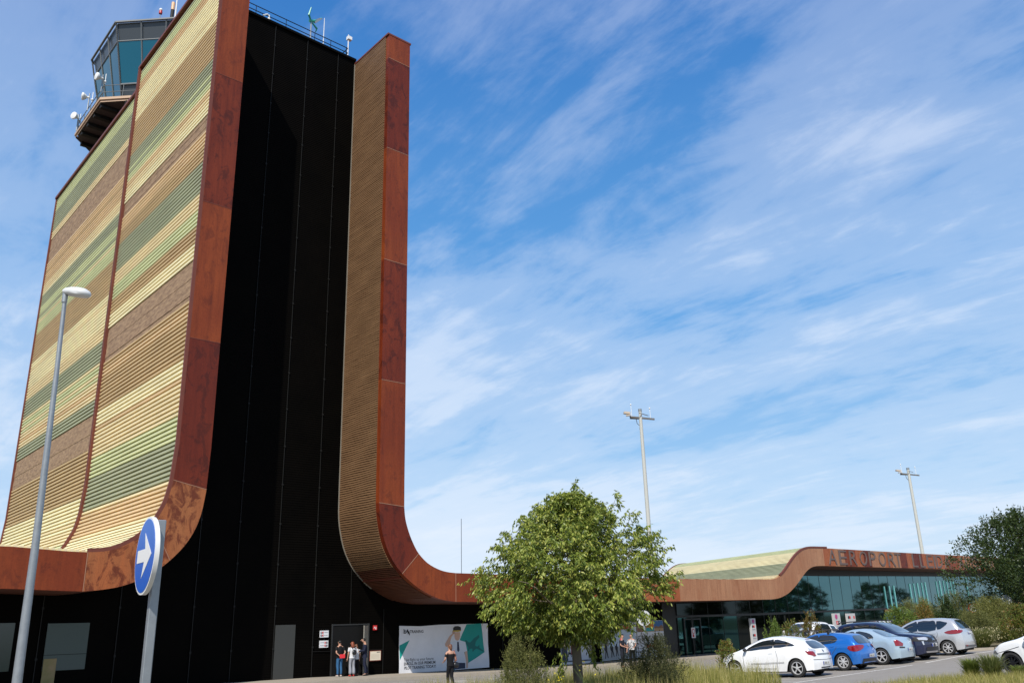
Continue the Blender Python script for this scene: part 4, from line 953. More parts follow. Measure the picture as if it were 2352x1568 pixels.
def person(label, loc, rz, H=1.75, top=None, bottom=None, shoes=None, hair=None, arms=None, legs=None, headpitch=0, headyaw=0, female=False, topkind='tee', hairkind='short', wide=1.0, group=None, lean=0.0, topsleeve=.5, flare=False):
    t = thing('person', label, 'person', loc, rz, group); s = H/1.75
    P = lambda x, y, z: Vector((x, y, z))*s
    sh = .17 if female else .195; hp = .09
    arms = arms or {}; legs = legs or {}
    J = {'pel': P(0, 0, .93), 'bel': P(0, lean*.3, 1.06), 'che': P(0, lean*.8, 1.28), 'nb': P(0, lean, 1.44), 'neck': P(0, lean+.01, 1.50)}
    hd = Vector((math.sin(headyaw)*.02, .02+headpitch*.05, 0))
    J['h1'] = P(0, lean+.012, 1.555)+hd*.5; J['h2'] = P(0, lean+.018, 1.635)+hd; J['h3'] = P(0, lean+.01, 1.70)+hd
    V = [J['pel'], J['bel'], J['che'], J['nb'], J['neck'], J['h1'], J['h2'], J['h3']]; k_ = s
    Rr = [(.125*wide, .10), (.115*wide, .085), (.14*wide, .10), (.075, .06), .056, (.072, .086), (.088, .106), (.070, .088)]
    E = [(i, i+1) for i in range(7)]
    sk = {}
    for sd_, nm in ((-1, 'L'), (1, 'R')):
        hip, knee, ank, toe = legs.get(nm, [(hp, 0, .88), (hp+.01, .02, .48), (hp+.01, -.02, .09), (hp+.02, .14, .03)])
        A = [P(sd_*hip[0], hip[1], hip[2]), P(sd_*knee[0], knee[1], knee[2]), P(sd_*(knee[0]+ank[0])/2, (knee[1]+ank[1])/2-.02, (knee[2]+ank[2])/2+.08), P(sd_*ank[0], ank[1], ank[2]), P(sd_*toe[0], toe[1], toe[2])]
        i = len(V); V += A; Rr += [.082, .055, .05, .034, .03]; E += [(0, i)]+[(i+q, i+q+1) for q in range(4)]
        sk['leg'+nm] = A
        el, wr = arms.get(nm, [(sh+.07, -.02, 1.13), (sh+.09, .05, .88)])
        B = [P(sd_*sh, lean, 1.40), P(sd_*el[0], el[1], el[2]), P(sd_*wr[0], wr[1], wr[2])]
        i = len(V); V += B; Rr += [.052, .038, .026]; E += [(3, i), (i, i+1), (i+1, i+2)]
        d = (B[2]-B[1]).normalized(); pal = B[2]+d*.05*s; V.append(pal); Rr.append((.036, .02)); E.append((i+2, i+3))
        side_ = d.cross(Vector((0, 1, .2))).normalized(); nrm = side_.cross(d).normalized()
        for f_ in range(4):
            L_ = (.072, .08, .075, .058)[f_]*s; a = pal+d*.035*s+side_*(f_-1.5)*.019*s; b = a+d*L_*.5+nrm*.008*s; c = b+d*L_*.4+nrm*.022*s
            q = len(V); V += [a, b, c]; Rr += [.0095, .0085, .007]; E += [(i+3, q), (q, q+1), (q+1, q+2)]
        a = pal-side_*.035*s; b = a+d*.03*s-side_*.018*s+nrm*.012*s; q = len(V); V += [a, b]; Rr += [.011, .009]; E += [(i+3, q), (q, q+1)]
        sk['arm'+nm] = B
    Rr = [(r[0]*s, r[1]*s) if isinstance(r, tuple) else r*s for r in Rr]
    skinmesh('body', V, E, Rr, SKIN, t)
    # face: eyes, nose and mouth
    fc = J['h2']; R_ = Matrix.Rotation(-headyaw, 3, 'Z')
    mb = MB(); mb.ball(fc+R_@Vector((.03, .084, .012))*s, .011*s, nu=6, nv=4); mb.build('eye', INK, t); mb = MB(); mb.ball(fc+R_@Vector((-.03, .084, .012))*s, .011*s, nu=6, nv=4); mb.build('eye', INK, t)
    mb = MB(); mb.tube([fc+R_@Vector((0, .08, .01))*s, fc+R_@Vector((0, .108, -.022))*s, fc+R_@Vector((0, .085, -.03))*s], [.008*s, .014*s, .008*s], 6); mb.build('nose', SKIN, t, smooth=60)
    mb = MB(); mb.bar(fc+R_@Vector((-.022, .082, -.052))*s, fc+R_@Vector((.022, .082, -.052))*s, .012*s, .008*s); mb.build('mouth', mat('lips', (.30, .08, .07), .5), t)
    for e in (-1, 1): mb = MB(); mb.ball(fc+R_@Vector((e*.076, .0, -.005))*s, .024*s, nu=6, nv=5, sc=(.4, 1, 1.3)); mb.build('ear', SKIN, t, smooth=60)
    # clothes
    if top:
        off = topkind == 'off'; jk = topkind == 'jacket'; fw = .93 if female else 1.0; mb = MB(); n = 16
        prof = [(.82 if jk else .90, .172, .128), (.98, .160, .122), (1.07, .150, .114), (1.2, .168, .126), (1.31, .182, .122)]+([(1.35, .205, .115)] if off else [(1.385, .178, .105), (1.43, .125, .082), (1.465, .078, .068)])
        vs = []
        for z, a_, b_ in prof:
            ly = lean*max(0, min(1, (z-.95)/.4)); vs += [P(math.cos(2*math.pi*q/n)*a_*wide*fw, ly+math.sin(2*math.pi*q/n)*b_, z) for q in range(n)]
        mb.add(vs, [(i*n+q, i*n+(q+1) % n, (i+1)*n+(q+1) % n, (i+1)*n+q) for i in range(len(prof)-1) for q in range(n)])
        for C_ in (sk['armL'], sk['armR']):
            if off: pts = [C_[0]-Vector((0, 0, .085*s)), C_[0]+(C_[1]-C_[0])*.35, C_[0]+(C_[1]-C_[0])*.6]; rr = [.062*s, .058*s, .053*s]
            elif topsleeve > 1: pts = [C_[0]-(C_[1]-C_[0])*.06, C_[0]+(C_[1]-C_[0])*.5, C_[1], C_[1]+(C_[2]-C_[1])*.5, C_[1]+(C_[2]-C_[1])*.93]; rr = [.070*s, .062*s, .054*s, .048*s, .042*s]
            else: pts = [C_[0]-(C_[1]-C_[0])*.06, C_[0]+(C_[1]-C_[0])*.3, C_[0]+(C_[1]-C_[0])*(topsleeve+.1)]; rr = [.070*s, .066*s, .062*s]
            mb.tube(pts, rr, 10)
        mb.build({'tee': 'shirt', 'jacket': 'suit_jacket', 'off': 'off_shoulder_top'}.get(topkind, 'shirt'), top, t, smooth=60)
    if bottom:
        W_ = [J['pel']+Vector((0, 0, .11*s)), J['pel']+Vector((0, 0, .0*s))]; Q = [(.125*s*wide, .10*s), (.135*s*wide, .11*s)]; E_ = [(0, 1)]
        for C_ in (sk['legL'], sk['legR']):
            i = len(W_); W_ += [C_[0], C_[1], C_[2], C_[3]+Vector((0, 0, .0))]; Q += [.092*s, .076*s, (.085 if flare else .066)*s, (.10 if flare else .058)*s]; E_ += [(1, i), (i, i+1), (i+1, i+2), (i+2, i+3)]
        skinmesh('trousers', W_, E_, Q, bottom, t)
    if shoes:
        for C_ in (sk['legL'], sk['legR']):
            d = C_[4]-C_[3]; d.z = 0; d.normalize(); b = Vector((C_[3].x, C_[3].y, C_[3].z-.045*s))
            skinmesh('shoe', [b-d*.06*s, b+d*.05*s, b+d*.15*s-Vector((0, 0, .01))], [(0, 1), (1, 2)], [(.042*s, .045*s), (.048*s, .045*s), (.045*s, .03*s)], shoes, t)
    if hair:
        c = J['h3']; bk = Vector((-math.sin(headyaw), -math.cos(headyaw), 0)).normalized() if headyaw else Vector((0, -1, 0))
        if hairkind == 'cap':
            skinmesh('cap', [c+Vector((0, 0, .035))*s, c+Vector((0, 0, .0))*s, c-bk*.10*s+Vector((0, 0, -.012))*s], [(0, 1), (1, 2)], [(.070*s, .08*s), (.088*s, .1*s), (.05*s, .012*s)], hair, t)
        elif hairkind == 'long':
            skinmesh('hair', [c+Vector((0, 0, .02))*s, J['h2']+bk*.035*s, J['neck']+bk*.075*s, J['nb']+bk*.10*s-Vector((0, 0, .05))*s], [(0, 1), (1, 2), (2, 3)], [(.09*s, .098*s), (.112*s, .105*s), (.12*s, .06*s), (.08*s, .035*s)], hair, t)
        elif hairkind == 'bun':
            skinmesh('hair', [c+Vector((0, 0, .02))*s, J['h2']+bk*.035*s, J['h1']+bk*.075*s, J['neck']+bk*.09*s], [(0, 1), (1, 2), (2, 3)], [(.088*s, .096*s), (.105*s, .10*s), (.07*s, .06*s), (.045*s, .04*s)], hair, t)
        else:
            skinmesh('hair', [c+Vector((0, 0, .018))*s, J['h2']+bk*.028*s+Vector((0, 0, .02))*s, J['h1']+bk*.055*s+Vector((0, 0, .01))*s], [(0, 1), (1, 2)], [(.088*s, .096*s), (.104*s, .10*s), (.085*s, .06*s)], hair, t)
    return t
def fab(n, c, v=None): return mat('fabric_'+n, c, .85, spec=.2, var=(5, .6, v or tuple(x*.7 for x in c)))
BLK = fab('black', (.012, .012, .014)); NAVY = fab('navy', (.018, .022, .045)); JEAN = fab('denim', (.04, .13, .27)); GRYT = fab('grey_check', (.34, .35, .38), (.22, .23, .26)); WHT = fab('white', (.72, .72, .73))
HBL = mat('hair_black', (.012, .010, .009), .5); HBR = mat('hair_brown', (.12, .045, .018), .5); HRD = mat('hair_auburn', (.20, .045, .015), .5); SHB = mat('shoe_black', (.012, .012, .012), .4); SHR = mat('shoe_red', (.45, .02, .015), .5); SHL = mat('shoe_light', (.5, .45, .4), .6)
py = 39.0
person('man in a black t-shirt and blue jeans with a red folder behind his back', (22.98, py, side(23, py)), R(4), 1.70, BLK, JEAN, SHL, HBL, arms={'L': [(.27, -.10, 1.14), (.13, -.19, 1.0)], 'R': [(.27, -.10, 1.14), (.06, -.19, .99)]}, wide=1.08)
mb = MB(); mb.box(-.17, .11, -.262, -.235, .86, 1.04); f_ = mb.build('folder', mat('red_folder', (.75, .03, .04), .4)); f_.location = (23.02, py-.0, side(23, py)); tag(f_, 'bright red folder held behind the back of the man in jeans', 'folder')
person('woman with auburn hair in a white t-shirt, wide grey trousers and red shoes', (23.60, py-.15, side(23.6, py)), R(-3), 1.64, WHT, GRYT, SHR, HRD, female=True, hairkind='long', arms={'L': [(.24, -.02, 1.12), (.25, .04, .88)], 'R': [(.23, .02, 1.14), (.20, .18, 1.02)]}, flare=True, wide=1.06)
b_ = thing('backpack', 'small black leather backpack on the back of the woman in white', 'backpack', (23.60, py-.15, side(23.6, py)))
skinmesh('bag_body', [(0, -.175, .98), (0, -.195, 1.12), (0, -.165, 1.25)], [(0, 1), (1, 2)], [(.125, .07), (.135, .08), (.09, .05)], mat('black_leather', (.012, .012, .013), .35), b_)
for s_ in (-1, 1):
    mb = MB(); mb.tube([(s_*.06, -.16, 1.27), (s_*.10, -.11, 1.37), (s_*.125, .0, 1.40), (s_*.12, .1, 1.33)], .014, 6); mb.build('strap', MATS['black_leather'], b_)
person('person in a white blouse and black trousers half hidden beside the suited man', (24.02, py+.12, side(24, py)), R(10), 1.52, WHT, BLK, SHB, HBR, female=True, hairkind='bun', headpitch=1)
person('man in a dark navy suit looking down, standing at the open door', (24.42, py, side(24.4, py)), R(62), 1.80, NAVY, NAVY, SHB, HBL, topkind='jacket', topsleeve=2, headpitch=1.4, arms={'L': [(.24, .05, 1.15), (.14, .30, 1.12)], 'R': [(.24, .05, 1.15), (.12, .30, 1.14)]}, legs={'L': [(.09, 0, .88), (.11, .03, .48), (.12, -.05, .09), (.14, .1, .03)], 'R': [(.09, 0, .88), (.13, -.02, .48), (.16, -.14, .09), (.2, 0, .03)]})
WLK = person('woman in a black off-shoulder top and black trousers walking towards the banner', (21.4, 28.0, ground(21.4, 28)), R(-8), 1.69, BLK, BLK, SHB, HBR, female=True, topkind='off', hairkind='bun', arms={'L': [(.25, -.02, 1.14), (.21, .16, 1.06)], 'R': [(.23, -.06, 1.15), (.24, .1, .98)]}, legs={'L': [(.085, 0, .88), (.06, .10, .5), (.05, .12, .09), (.05, .26, .04)], 'R': [(.085, 0, .88), (.05, .0, .48), (.04, -.16, .12), (.04, -.02, .05)]})
b_ = thing('shoulder_bag', 'black shoulder bag hanging at the right hip of the walking woman', 'bag', (21.4, 28.0, ground(21.4, 28)), R(-8))
skinmesh('bag_body', [(.23, -.03, .78), (.25, -.03, .90), (.22, -.02, 1.02)], [(0, 1), (1, 2)], [(.07, .14), (.075, .15), (.04, .10)], MATS['black_leather'], b_)
mb = MB(); mb.tube([(.22, .06, 1.04), (.19, .03, 1.3), (.165, 0, 1.44), (.18, -.06, 1.3), (.23, -.1, 1.04)], .012, 6); mb.build('strap', mat('red_brown_leather', (.25, .06, .03), .5), b_)
UNI = fab('uniform', (.02, .022, .03)); UNR = mat('uniform_red', (.5, .03, .04), .7)
gd = person('officer in a dark uniform with red shoulders and a peaked cap', (38.55, 34.4, ground(38.5, 34.4)), R(200), 1.80, UNI, UNI, SHB, BLK, hairkind='cap', arms={'L': [(.28, .04, 1.16), (.08, .26, 1.12)], 'R': [(.28, .04, 1.16), (.10, .27, 1.06)]}, wide=1.1)
mb = MB(); mb.tube([(-.17, -.01, 1.485), (-.08, .0, 1.535), (.08, .0, 1.535), (.17, -.01, 1.485)], [.04, .035, .035, .04], 8); mb.build('red_yoke', UNR, gd, smooth=60)
person('person with short dark hair in a black and white patterned shirt beside the officer', (39.4, 34.4, ground(39.4, 34.4)), R(112), 1.80, mat('patterned_shirt', (.75, .74, .72), .8, var=(22, .12, (.08, .09, .10))), BLK, SHB, HBL, arms={'L': [(.25, .03, 1.14), (.2, .2, 1.05)]})

# ------------------------------------------------------------------ vehicles (local +Y is forward, s runs from the front bumper to the rear)
def paint(n, c, metal=.0): return mat('car_paint_'+n, c, .28, metal, .5, coat=1.0)
TYRE = mat('tyre_rubber', (.018, .018, .018), .8); RIM = mat('alloy_rim', (.62, .62, .62), .35, .35); RIMB = mat('black_rim', (.015, .015, .017), .3, .3); CGL = mat('car_glass', (.012, .016, .018), .04, spec=.9, coat=1)
TAIL = mat('tail_light_red', (.22, .003, .006), .15, coat=1); LAMPC = mat('clear_lamp', (.55, .57, .6), .12, .3, coat=1); TRIMB = mat('black_plastic', (.016, .016, .017), .55); CHR = mat('chrome', (.7, .7, .72), .12, 1); PLT = mat('number_plate', (.75, .75, .72), .4); UNDERC = mat('underbody_dark', (.008, .008, .008), .9); GAP = mat('panel_gap', (.05, .05, .055), .6)
def wheel(par, x, y, r, spokes=5, rim=RIM, side_=-1, w=.2, double=False):
    t = MB(); n = 36
    prof = [(-w/2+.02, r*.70), (-w/2, r*.80), (-w/2+.012, r*.95), (-w/2+.05, r), (w/2-.05, r), (w/2-.012, r*.95), (w/2, r*.8), (w/2-.02, r*.70)]
    vs = [(x+a, y+b*math.cos(2*math.pi*k/n), r+b*math.sin(2*math.pi*k/n)) for a, b in prof for k in range(n)]
    t.add(vs, [(i*n+k, i*n+(k+1) % n, (i+1)*n+(k+1) % n, (i+1)*n+k) for i in range(len(prof)-1) for k in range(n)])
    T_ = t.build('tyre', TYRE, par, smooth=40)
    m = MB(); xo = x+side_*(w/2-.035); ri = r*.70
    P = lambda d, rr, a: (xo+side_*d, y+rr*math.cos(a), r+rr*math.sin(a))
    vs = [P(d, rr, 2*math.pi*k/n) for d, rr in ((-.09, ri*.96), (.018, ri*.99), (.02, ri*.91), (-.02, ri*.88)) for k in range(n)]
    m.add(vs, [(i*n+k, i*n+(k+1) % n, (i+1)*n+(k+1) % n, (i+1)*n+k) for i in range(3) for k in range(n)])
    for q in range(spokes):
        a0 = 2*math.pi*q/spokes+.3
        for da in ((-.11, .11) if double else (0,)):
            a = a0+da; ww = (.30 if not double else .10); w2 = ww*.62 if not double else ww*.75
            m.add([P(.018, ri*.12, a-1.0), P(.018, ri*.12, a+1.0), P(-.002, ri*.92, a+w2*.42), P(-.002, ri*.92, a-w2*.42), P(-.04, ri*.12, a-1.0), P(-.04, ri*.12, a+1.0), P(-.04, ri*.92, a+w2*.42), P(-.04, ri*.92, a-w2*.42)], [(0, 1, 2, 3), (0, 3, 7, 4), (1, 2, 6, 5), (2, 3, 7, 6)])
    m.tube([P(-.04, 0, 0), P(.028, 0, 0)], ri*.2, 16)
    m.build('rim', rim, T_, smooth=35)
    d = MB(); d.add([P(-.085, ri*.97, 2*math.pi*k/n) for k in range(n)], [tuple(range(n))]); d.build('brake_recess', UNDERC, T_)
    return T_
def pl(pts, x): return interp(x, [p[0] for p in pts], [p[1] for p in pts])
def car_body(par, L, Wd, T, ax, wr, sill=.21, m=None, nose=.28, tailb=.12, roofw=.70, beltz=.95, arch=1.14, smooth=True, tumble=None):
    tp = [T[0]]
    for a, b in zip(T, T[1:]):
        n = max(1, int(math.dist(a, b)/.06)); tp += [lerp2(a, b, (i+1)/n) for i in range(n)]
    # light smoothing of the silhouette
    for _ in range(3): tp = [tp[0]]+[((a[0]+2*b[0]+c[0])/4, (a[1]+2*b[1]+c[1])/4) for a, b, c in zip(tp, tp[1:], tp[2:])]+[tp[-1]]
    add = []
    for p in tp: add.append(p)
    tp = add; hw = Wd/2; H = max(p[1] for p in tp)
    def basez(s):
        z = sill+.05*max(0, (.5-s)/.5)+.05*max(0, (s-L+.5)/.5)
        for a in ax:
            R_ = wr*arch; d = abs(s-a)
            if d < R_: z = max(z, wr+math.sqrt(R_*R_-d*d)*1.0)
            elif d < R_+.04: z = max(z, z)
        return z
    def plan(s):
        f = max(0, (.85-s)/.85); b = max(0, (s-L+.6)/.6)
        return (1-.20*f**2.4)*(1-.12*b**2.2)
    def width(z, s):
        if z < .5: w = .955+.045*min(1, max(0, (z-.15)/.35))
        elif z < beltz: w = 1-.035*((z-.5)/(beltz-.5))**2
        else: w = .965-(.965-roofw)*min(1.1, (z-beltz)/max(.2, H-.05-beltz))**1.15
        for a in ax:
            d = abs(s-a); R_ = wr*arch
            if z < wr*2+.25 and d < R_+.16: w += .012*max(0, 1-abs(d-R_)/.16)
        return hw*w*plan(s)
    fk = [0, .10, .22, .36, .5, .62, .74, .85, .93, .975]
    V = []; nl = len(fk); nt = 4
    ring_n = 2*nl+2*nt+1
    for i, (s, z) in enumerate(tp):
        sb = min(max(s, .10+.0), L-.10); bz = basez(sb)
        sf = nose*max(0, (.75-s)/.75)**1.6; sr = tailb*max(0, (s-L+.5)/.5)**1.6
        row = []
        zt = max(z, bz+.03) if s > .3 and s < L-.3 else max(z, basez(sb)*.0+z)
        if zt < bz: bz = zt-.005
        for f in fk:
            zz = bz+(zt-bz)*f; ss = sb+(s-sb)*min(1, f*1.0+0)**.8
            y = width(zz, ss)
            if f > .9: y -= (.018 if f < .95 else .06)
            elif f > .8: y -= .004
            row.append((y, ss+sf-sr, zz))
        yt = row[-1][0]
        top = []
        for q in range(1, nt+1):
            u = 1-q/nt
            top.append((yt*u, s+(sf-sr)*u*u, zt-.004+.028*(1-u*u)*(1 if abs(z-H) < .3 or s > .2 else .3)))
        full = row+top
        full = full+[(-a, b, c) for a, b, c in full[-2::-1]]
        V += [(a, L/2-b, c) for a, b, c in full]
    n = len(full)
    F = [(i*n+k, i*n+k+1, (i+1)*n+k+1, (i+1)*n+k) for i in range(len(tp)-1) for k in range(n-1)]
    mb = MB(); mb.add(V, F); o = mb.build('body', m, par, smooth=28 if smooth else False)
    return o
class Decal:
    def __init__(s, body, L): s.L = L; s.p = body.parent; me = body.data; s.b = BVHTree.FromPolygons([v.co for v in me.vertices], [tuple(p.vertices) for p in me.polygons])
    def put(s, name, poly, m, view='side', sgn=1, off=.006, step=.07, par=None, az=0, rise=0):
        if view == 'side': D = Vector((-sgn, 0, 0)); f = lambda a, b: Vector((sgn*3, s.L/2-a, b))
        elif view == 'rear': D = Vector((0, 1, 0)); f = lambda a, b: Vector((a, -6, b))
        elif view == 'front': D = Vector((0, -1, 0)); f = lambda a, b: Vector((a, 6, b))
        elif view == 'top': D = Vector((0, 0, -1)); f = lambda a, b: Vector((b, s.L/2-a, 5))
        else:  # corner: az degrees from the rear (0) or front (180) towards +x side
            a_ = R(az); D = Vector((-math.sin(a_)*sgn, math.cos(a_), 0)); X_ = Vector((-sgn*math.cos(a_), -math.sin(a_), 0)); f = lambda a, b: X_*a-D*6+Vector((0, 0, b))
        V, F = fill2d(poly, step); out = []
        for a, b in V:
            h = s.b.ray_cast(f(a, b), D)
            if h[0] is None: out.append(None)
            else:
                nn = h[1] if h[1].dot(D) < 0 else -h[1]; out.append(h[0]+nn*off+ -D*.002)
        F = [q for q in F if all(out[i] is not None for i in q)]
        if not F: return None
        for q in range(len(out)):
            if out[q] is None: out[q] = Vector((0, 0, .5))
        used = sorted({i for q in F for i in q}); mp = {u: k for k, u in enumerate(used)}
        mb = MB(); mb.add([out[u] for u in used], [tuple(mp[i] for i in q) for q in F]); return mb.build(name, m, par or s.p, smooth=50)
def stroke(pts, w=.012):
    a = []; b = []
    for i, p in enumerate(pts):
        q = pts[min(i+1, len(pts)-1)]; r = pts[max(i-1, 0)]; d = (q[0]-r[0], q[1]-r[1]); l = math.hypot(*d); n = (-d[1]/l*w/2, d[0]/l*w/2)
        a.append((p[0]+n[0], p[1]+n[1])); b.append((p[0]-n[0], p[1]-n[1]))
    return a+b[::-1]
def plate(D, y, z, par, front=False, txt='4127 KLM'[:0]):
    v = 'front' if front else 'rear'; o = D.put('number_plate', [(y-.26, z-.055), (y+.26, z-.055), (y+.26, z+.055), (y-.26, z+.055)], PLT, v, off=.02, step=None)
    if o is None: return
    D.put('plate_band', [(y-.26, z-.055), (y-.21, z-.055), (y-.21, z+.055), (y-.26, z+.055)] if not front else [(y+.21, z-.055), (y+.26, z-.055), (y+.26, z+.055), (y+.21, z+.055)], mat('plate_blue', (.02, .06, .35), .4), v, off=.024, step=None, par=o)
    for k in range(7):
        if k == 4: continue
        x = y-.17+k*.055; D.put('plate_character', [(x, z-.035), (x+.035, z-.035), (x+.035, z+.035), (x+.012, z+.035), (x+.012, z-.0), (x, z-.0)], INK, v, off=.024, step=None, par=o)
def car(label, loc, az, spec, group=None, name='parked_car', cat='car'):
    t = thing(name, label, cat, loc, R(-az), group); L = spec['L']
    b = car_body(t, L, spec['W'], spec['T'], spec['ax'], spec['r'], m=spec['paint'], **spec.get('kw', {}))
    D = Decal(b, L); t['_'] = 0; del t['_']
    ub = MB(); ub.box(-spec['W']/2+.24, spec['W']/2-.24, -L/2+.25, L/2-.3, .17, .62); ub.build('underbody', UNDERC, t)
    for a in spec['ax']:
        for s_ in (-1, 1): wheel(t, s_*(spec['W']/2-.115), L/2-a, spec['r'], spec.get('spokes', 5), spec.get('rim', RIM), s_, double=spec.get('double', False))
    for s_ in (-1, 1):
        for w in spec['win']: D.put('side_window', w, CGL, 'side', s_)
        for st in spec.get('lines', []): D.put('panel_gap', stroke(st, .014), GAP, 'side', s_, off=.004, step=.1)
        for hx, hz in spec.get('handles', []):
            o = D.put('door_handle', [(hx, hz-.012), (hx+.17, hz-.008), (hx+.18, hz+.012), (hx+.02, hz+.016)], spec['paint'] if not spec.get('chrome') else CHR, 'side', s_, off=.016, step=None)
        for st in spec.get('strip', []): D.put('side_strip', stroke(st, .05), spec.get('stripm', TRIMB), 'side', s_, off=.01, step=.12)
        mx, mz = spec['mirror']; mb = MB(); hw = spec['W']/2; mb.ball((s_*(hw+.07), L/2-mx, mz), .1, nu=10, nv=8, sc=(1.0, .6, .7)); mb.bar((s_*(hw-.1), L/2-mx, mz-.04), (s_*(hw+.05), L/2-mx, mz-.04), .06, .05); mb.build('wing_mirror', spec.get('mirrorm', spec['paint']), t, smooth=60)
    D.put('rear_window', spec['rearwin'], CGL, 'rear'); D.put('windscreen', spec['frontwin'], CGL, 'front')
    for s_ in (-1, 1):
        for key, nm, m in (('tail', 'tail_light', TAIL), ('tailc', 'tail_lamp_clear', LAMPC)):
            if key in spec:
                az_, poly = spec[key]; D.put(nm, poly, m, 'corner', s_, az=az_, off=.012, step=.05)
        for key, nm, m in (('head', 'headlight', spec.get('headm', LAMPC)), ('headdark', 'headlight_surround', TRIMB)):
            if key in spec:
                az_, poly = spec[key]; poly = [(a, c) for a, c in poly]
                a_ = R(az_); Dv = Vector((-math.sin(a_)*s_, -math.cos(a_), 0)); 
                V, F = fill2d(poly, .05); X_ = Vector((-math.cos(a_)*s_, math.sin(a_), 0)); out = []
                for a, c in V:
                    h = D.b.ray_cast(X_*a-Dv*6+Vector((0, 0, c)), Dv); out.append(None if h[0] is None else h[0]-Dv*(.012 if key == 'head' else .007))
                F = [q for q in F if all(out[i] is not None for i in q)]
                if F:
                    mb = MB(); mb.add([o or Vector((0, 0, .5)) for o in out], F)
                    used = sorted({i for q in F for i in q}); mp = {u: k for k, u in enumerate(used)}; mb = MB(); mb.add([out[u] for u in used], [tuple(mp[i] for i in q) for q in F]); mb.build(nm, m, t, smooth=50)
    for nm, poly, m, v in spec.get('extra', []): D.put(nm, poly, m, v, off=.010, step=.1)
    if 'rp' in spec: plate(D, 0, spec['rp'], t)
    if 'fp' in spec: plate(D, 0, spec['fp'], t, True)
    if spec.get('roofrails'):
        for s_ in (-1, 1):
            z0 = spec['roofrails']; mb = MB(); y1, y2 = L/2-2.1, L/2-3.9; x = s_*(spec['W']/2*.72)
            mb.tube([(x, y1+.1, z0-.06), (x, y1, z0), (x, (y1+y2)/2, z0+.02), (x, y2, z0), (x, y2-.1, z0-.08)], .022, 6); mb.build('roof_rail', CHR if spec.get('railchr') else TRIMB, t, smooth=50)
    return t, D
G_ = 'cars parked in the row of bays'
WPNT = paint('white', (.80, .80, .79)); 
opel = dict(L=4.29, W=1.76, r=.318, ax=(.90, 3.51), paint=WPNT, spokes=5, T=[(.02, .22), (.0, .38), (.03, .55), (.22, .72), (.6, .86), (1.15, 1.0), (1.55, 1.20), (1.95, 1.36), (2.4, 1.435), (2.9, 1.425), (3.35, 1.355), (3.72, 1.25), (3.95, 1.08), (4.12, .95), (4.24, .86), (4.27, .6), (4.29, .5), (4.26, .24)],
  win=[smoothpoly([(1.43, .97), (1.8, 1.19), (2.15, 1.305), (2.5, 1.34), (2.62, 1.335), (2.60, 1.05), (2.1, 1.01)], 2), smoothpoly([(2.66, 1.335), (2.95, 1.30), (3.25, 1.22), (3.52, 1.10), (3.2, 1.085), (2.65, 1.055)], 2)],
  lines=[[(1.36, .35), (1.33, .8), (1.43, .95)], [(2.72, 1.03), (2.78, .7), (2.74, .33)], [(1.4, .33), (2.7, .31)]], handles=[(2.42, .86)], strip=[[(1.65, .50), (2.7, .52), (3.05, .53)]], stripm=mat('grey_strip', (.45, .45, .45), .5), mirror=(1.48, 1.02), mirrorm=TRIMB,
  rearwin=smoothpoly([(-.52, .985), (0, .975), (.52, .985), (.40, 1.22), (0, 1.245), (-.40, 1.22)], 3), frontwin=[(-.62, 1.05), (.62, 1.05), (.5, 1.33), (-.5, 1.33)],
  tail=(38, [(.43, .90), (.50, .78), (.74, .70), (.82, .73), (.72, .88)]), tailc=(38, [(.60, .99), (.52, .98), (.43, .90), (.72, .88), (.80, .80), (.88, .92)]), head=(40, [(.36, .62), (.78, .66), (.95, .80), (.6, .78)]), rp=.46,
  extra=[('boot_handle', [(-.5, .80), (.5, .80), (.47, .745), (-.47, .745)], mat('grey_chrome', (.35, .35, .36), .25, .8), 'rear'), ('badge', [(-.05, .86), (0, .82), (.05, .86), (.05, .90), (0, .93), (-.05, .90)], mat('grey_chrome', (.35, .35, .36)), 'rear'), ('bumper_line', stroke([(-.82, .60), (0, .575), (.82, .60)], .014), GAP, 'rear'), ('diffuser', [(-.42, .24), (.42, .24), (.36, .33), (-.36, .33)], TRIMB, 'rear'), ('brake_light', [(-.16, 1.30), (.16, 1.30), (.16, 1.275), (-.16, 1.275)], TAIL, 'rear')], kw=dict(roofw=.69, beltz=.96))
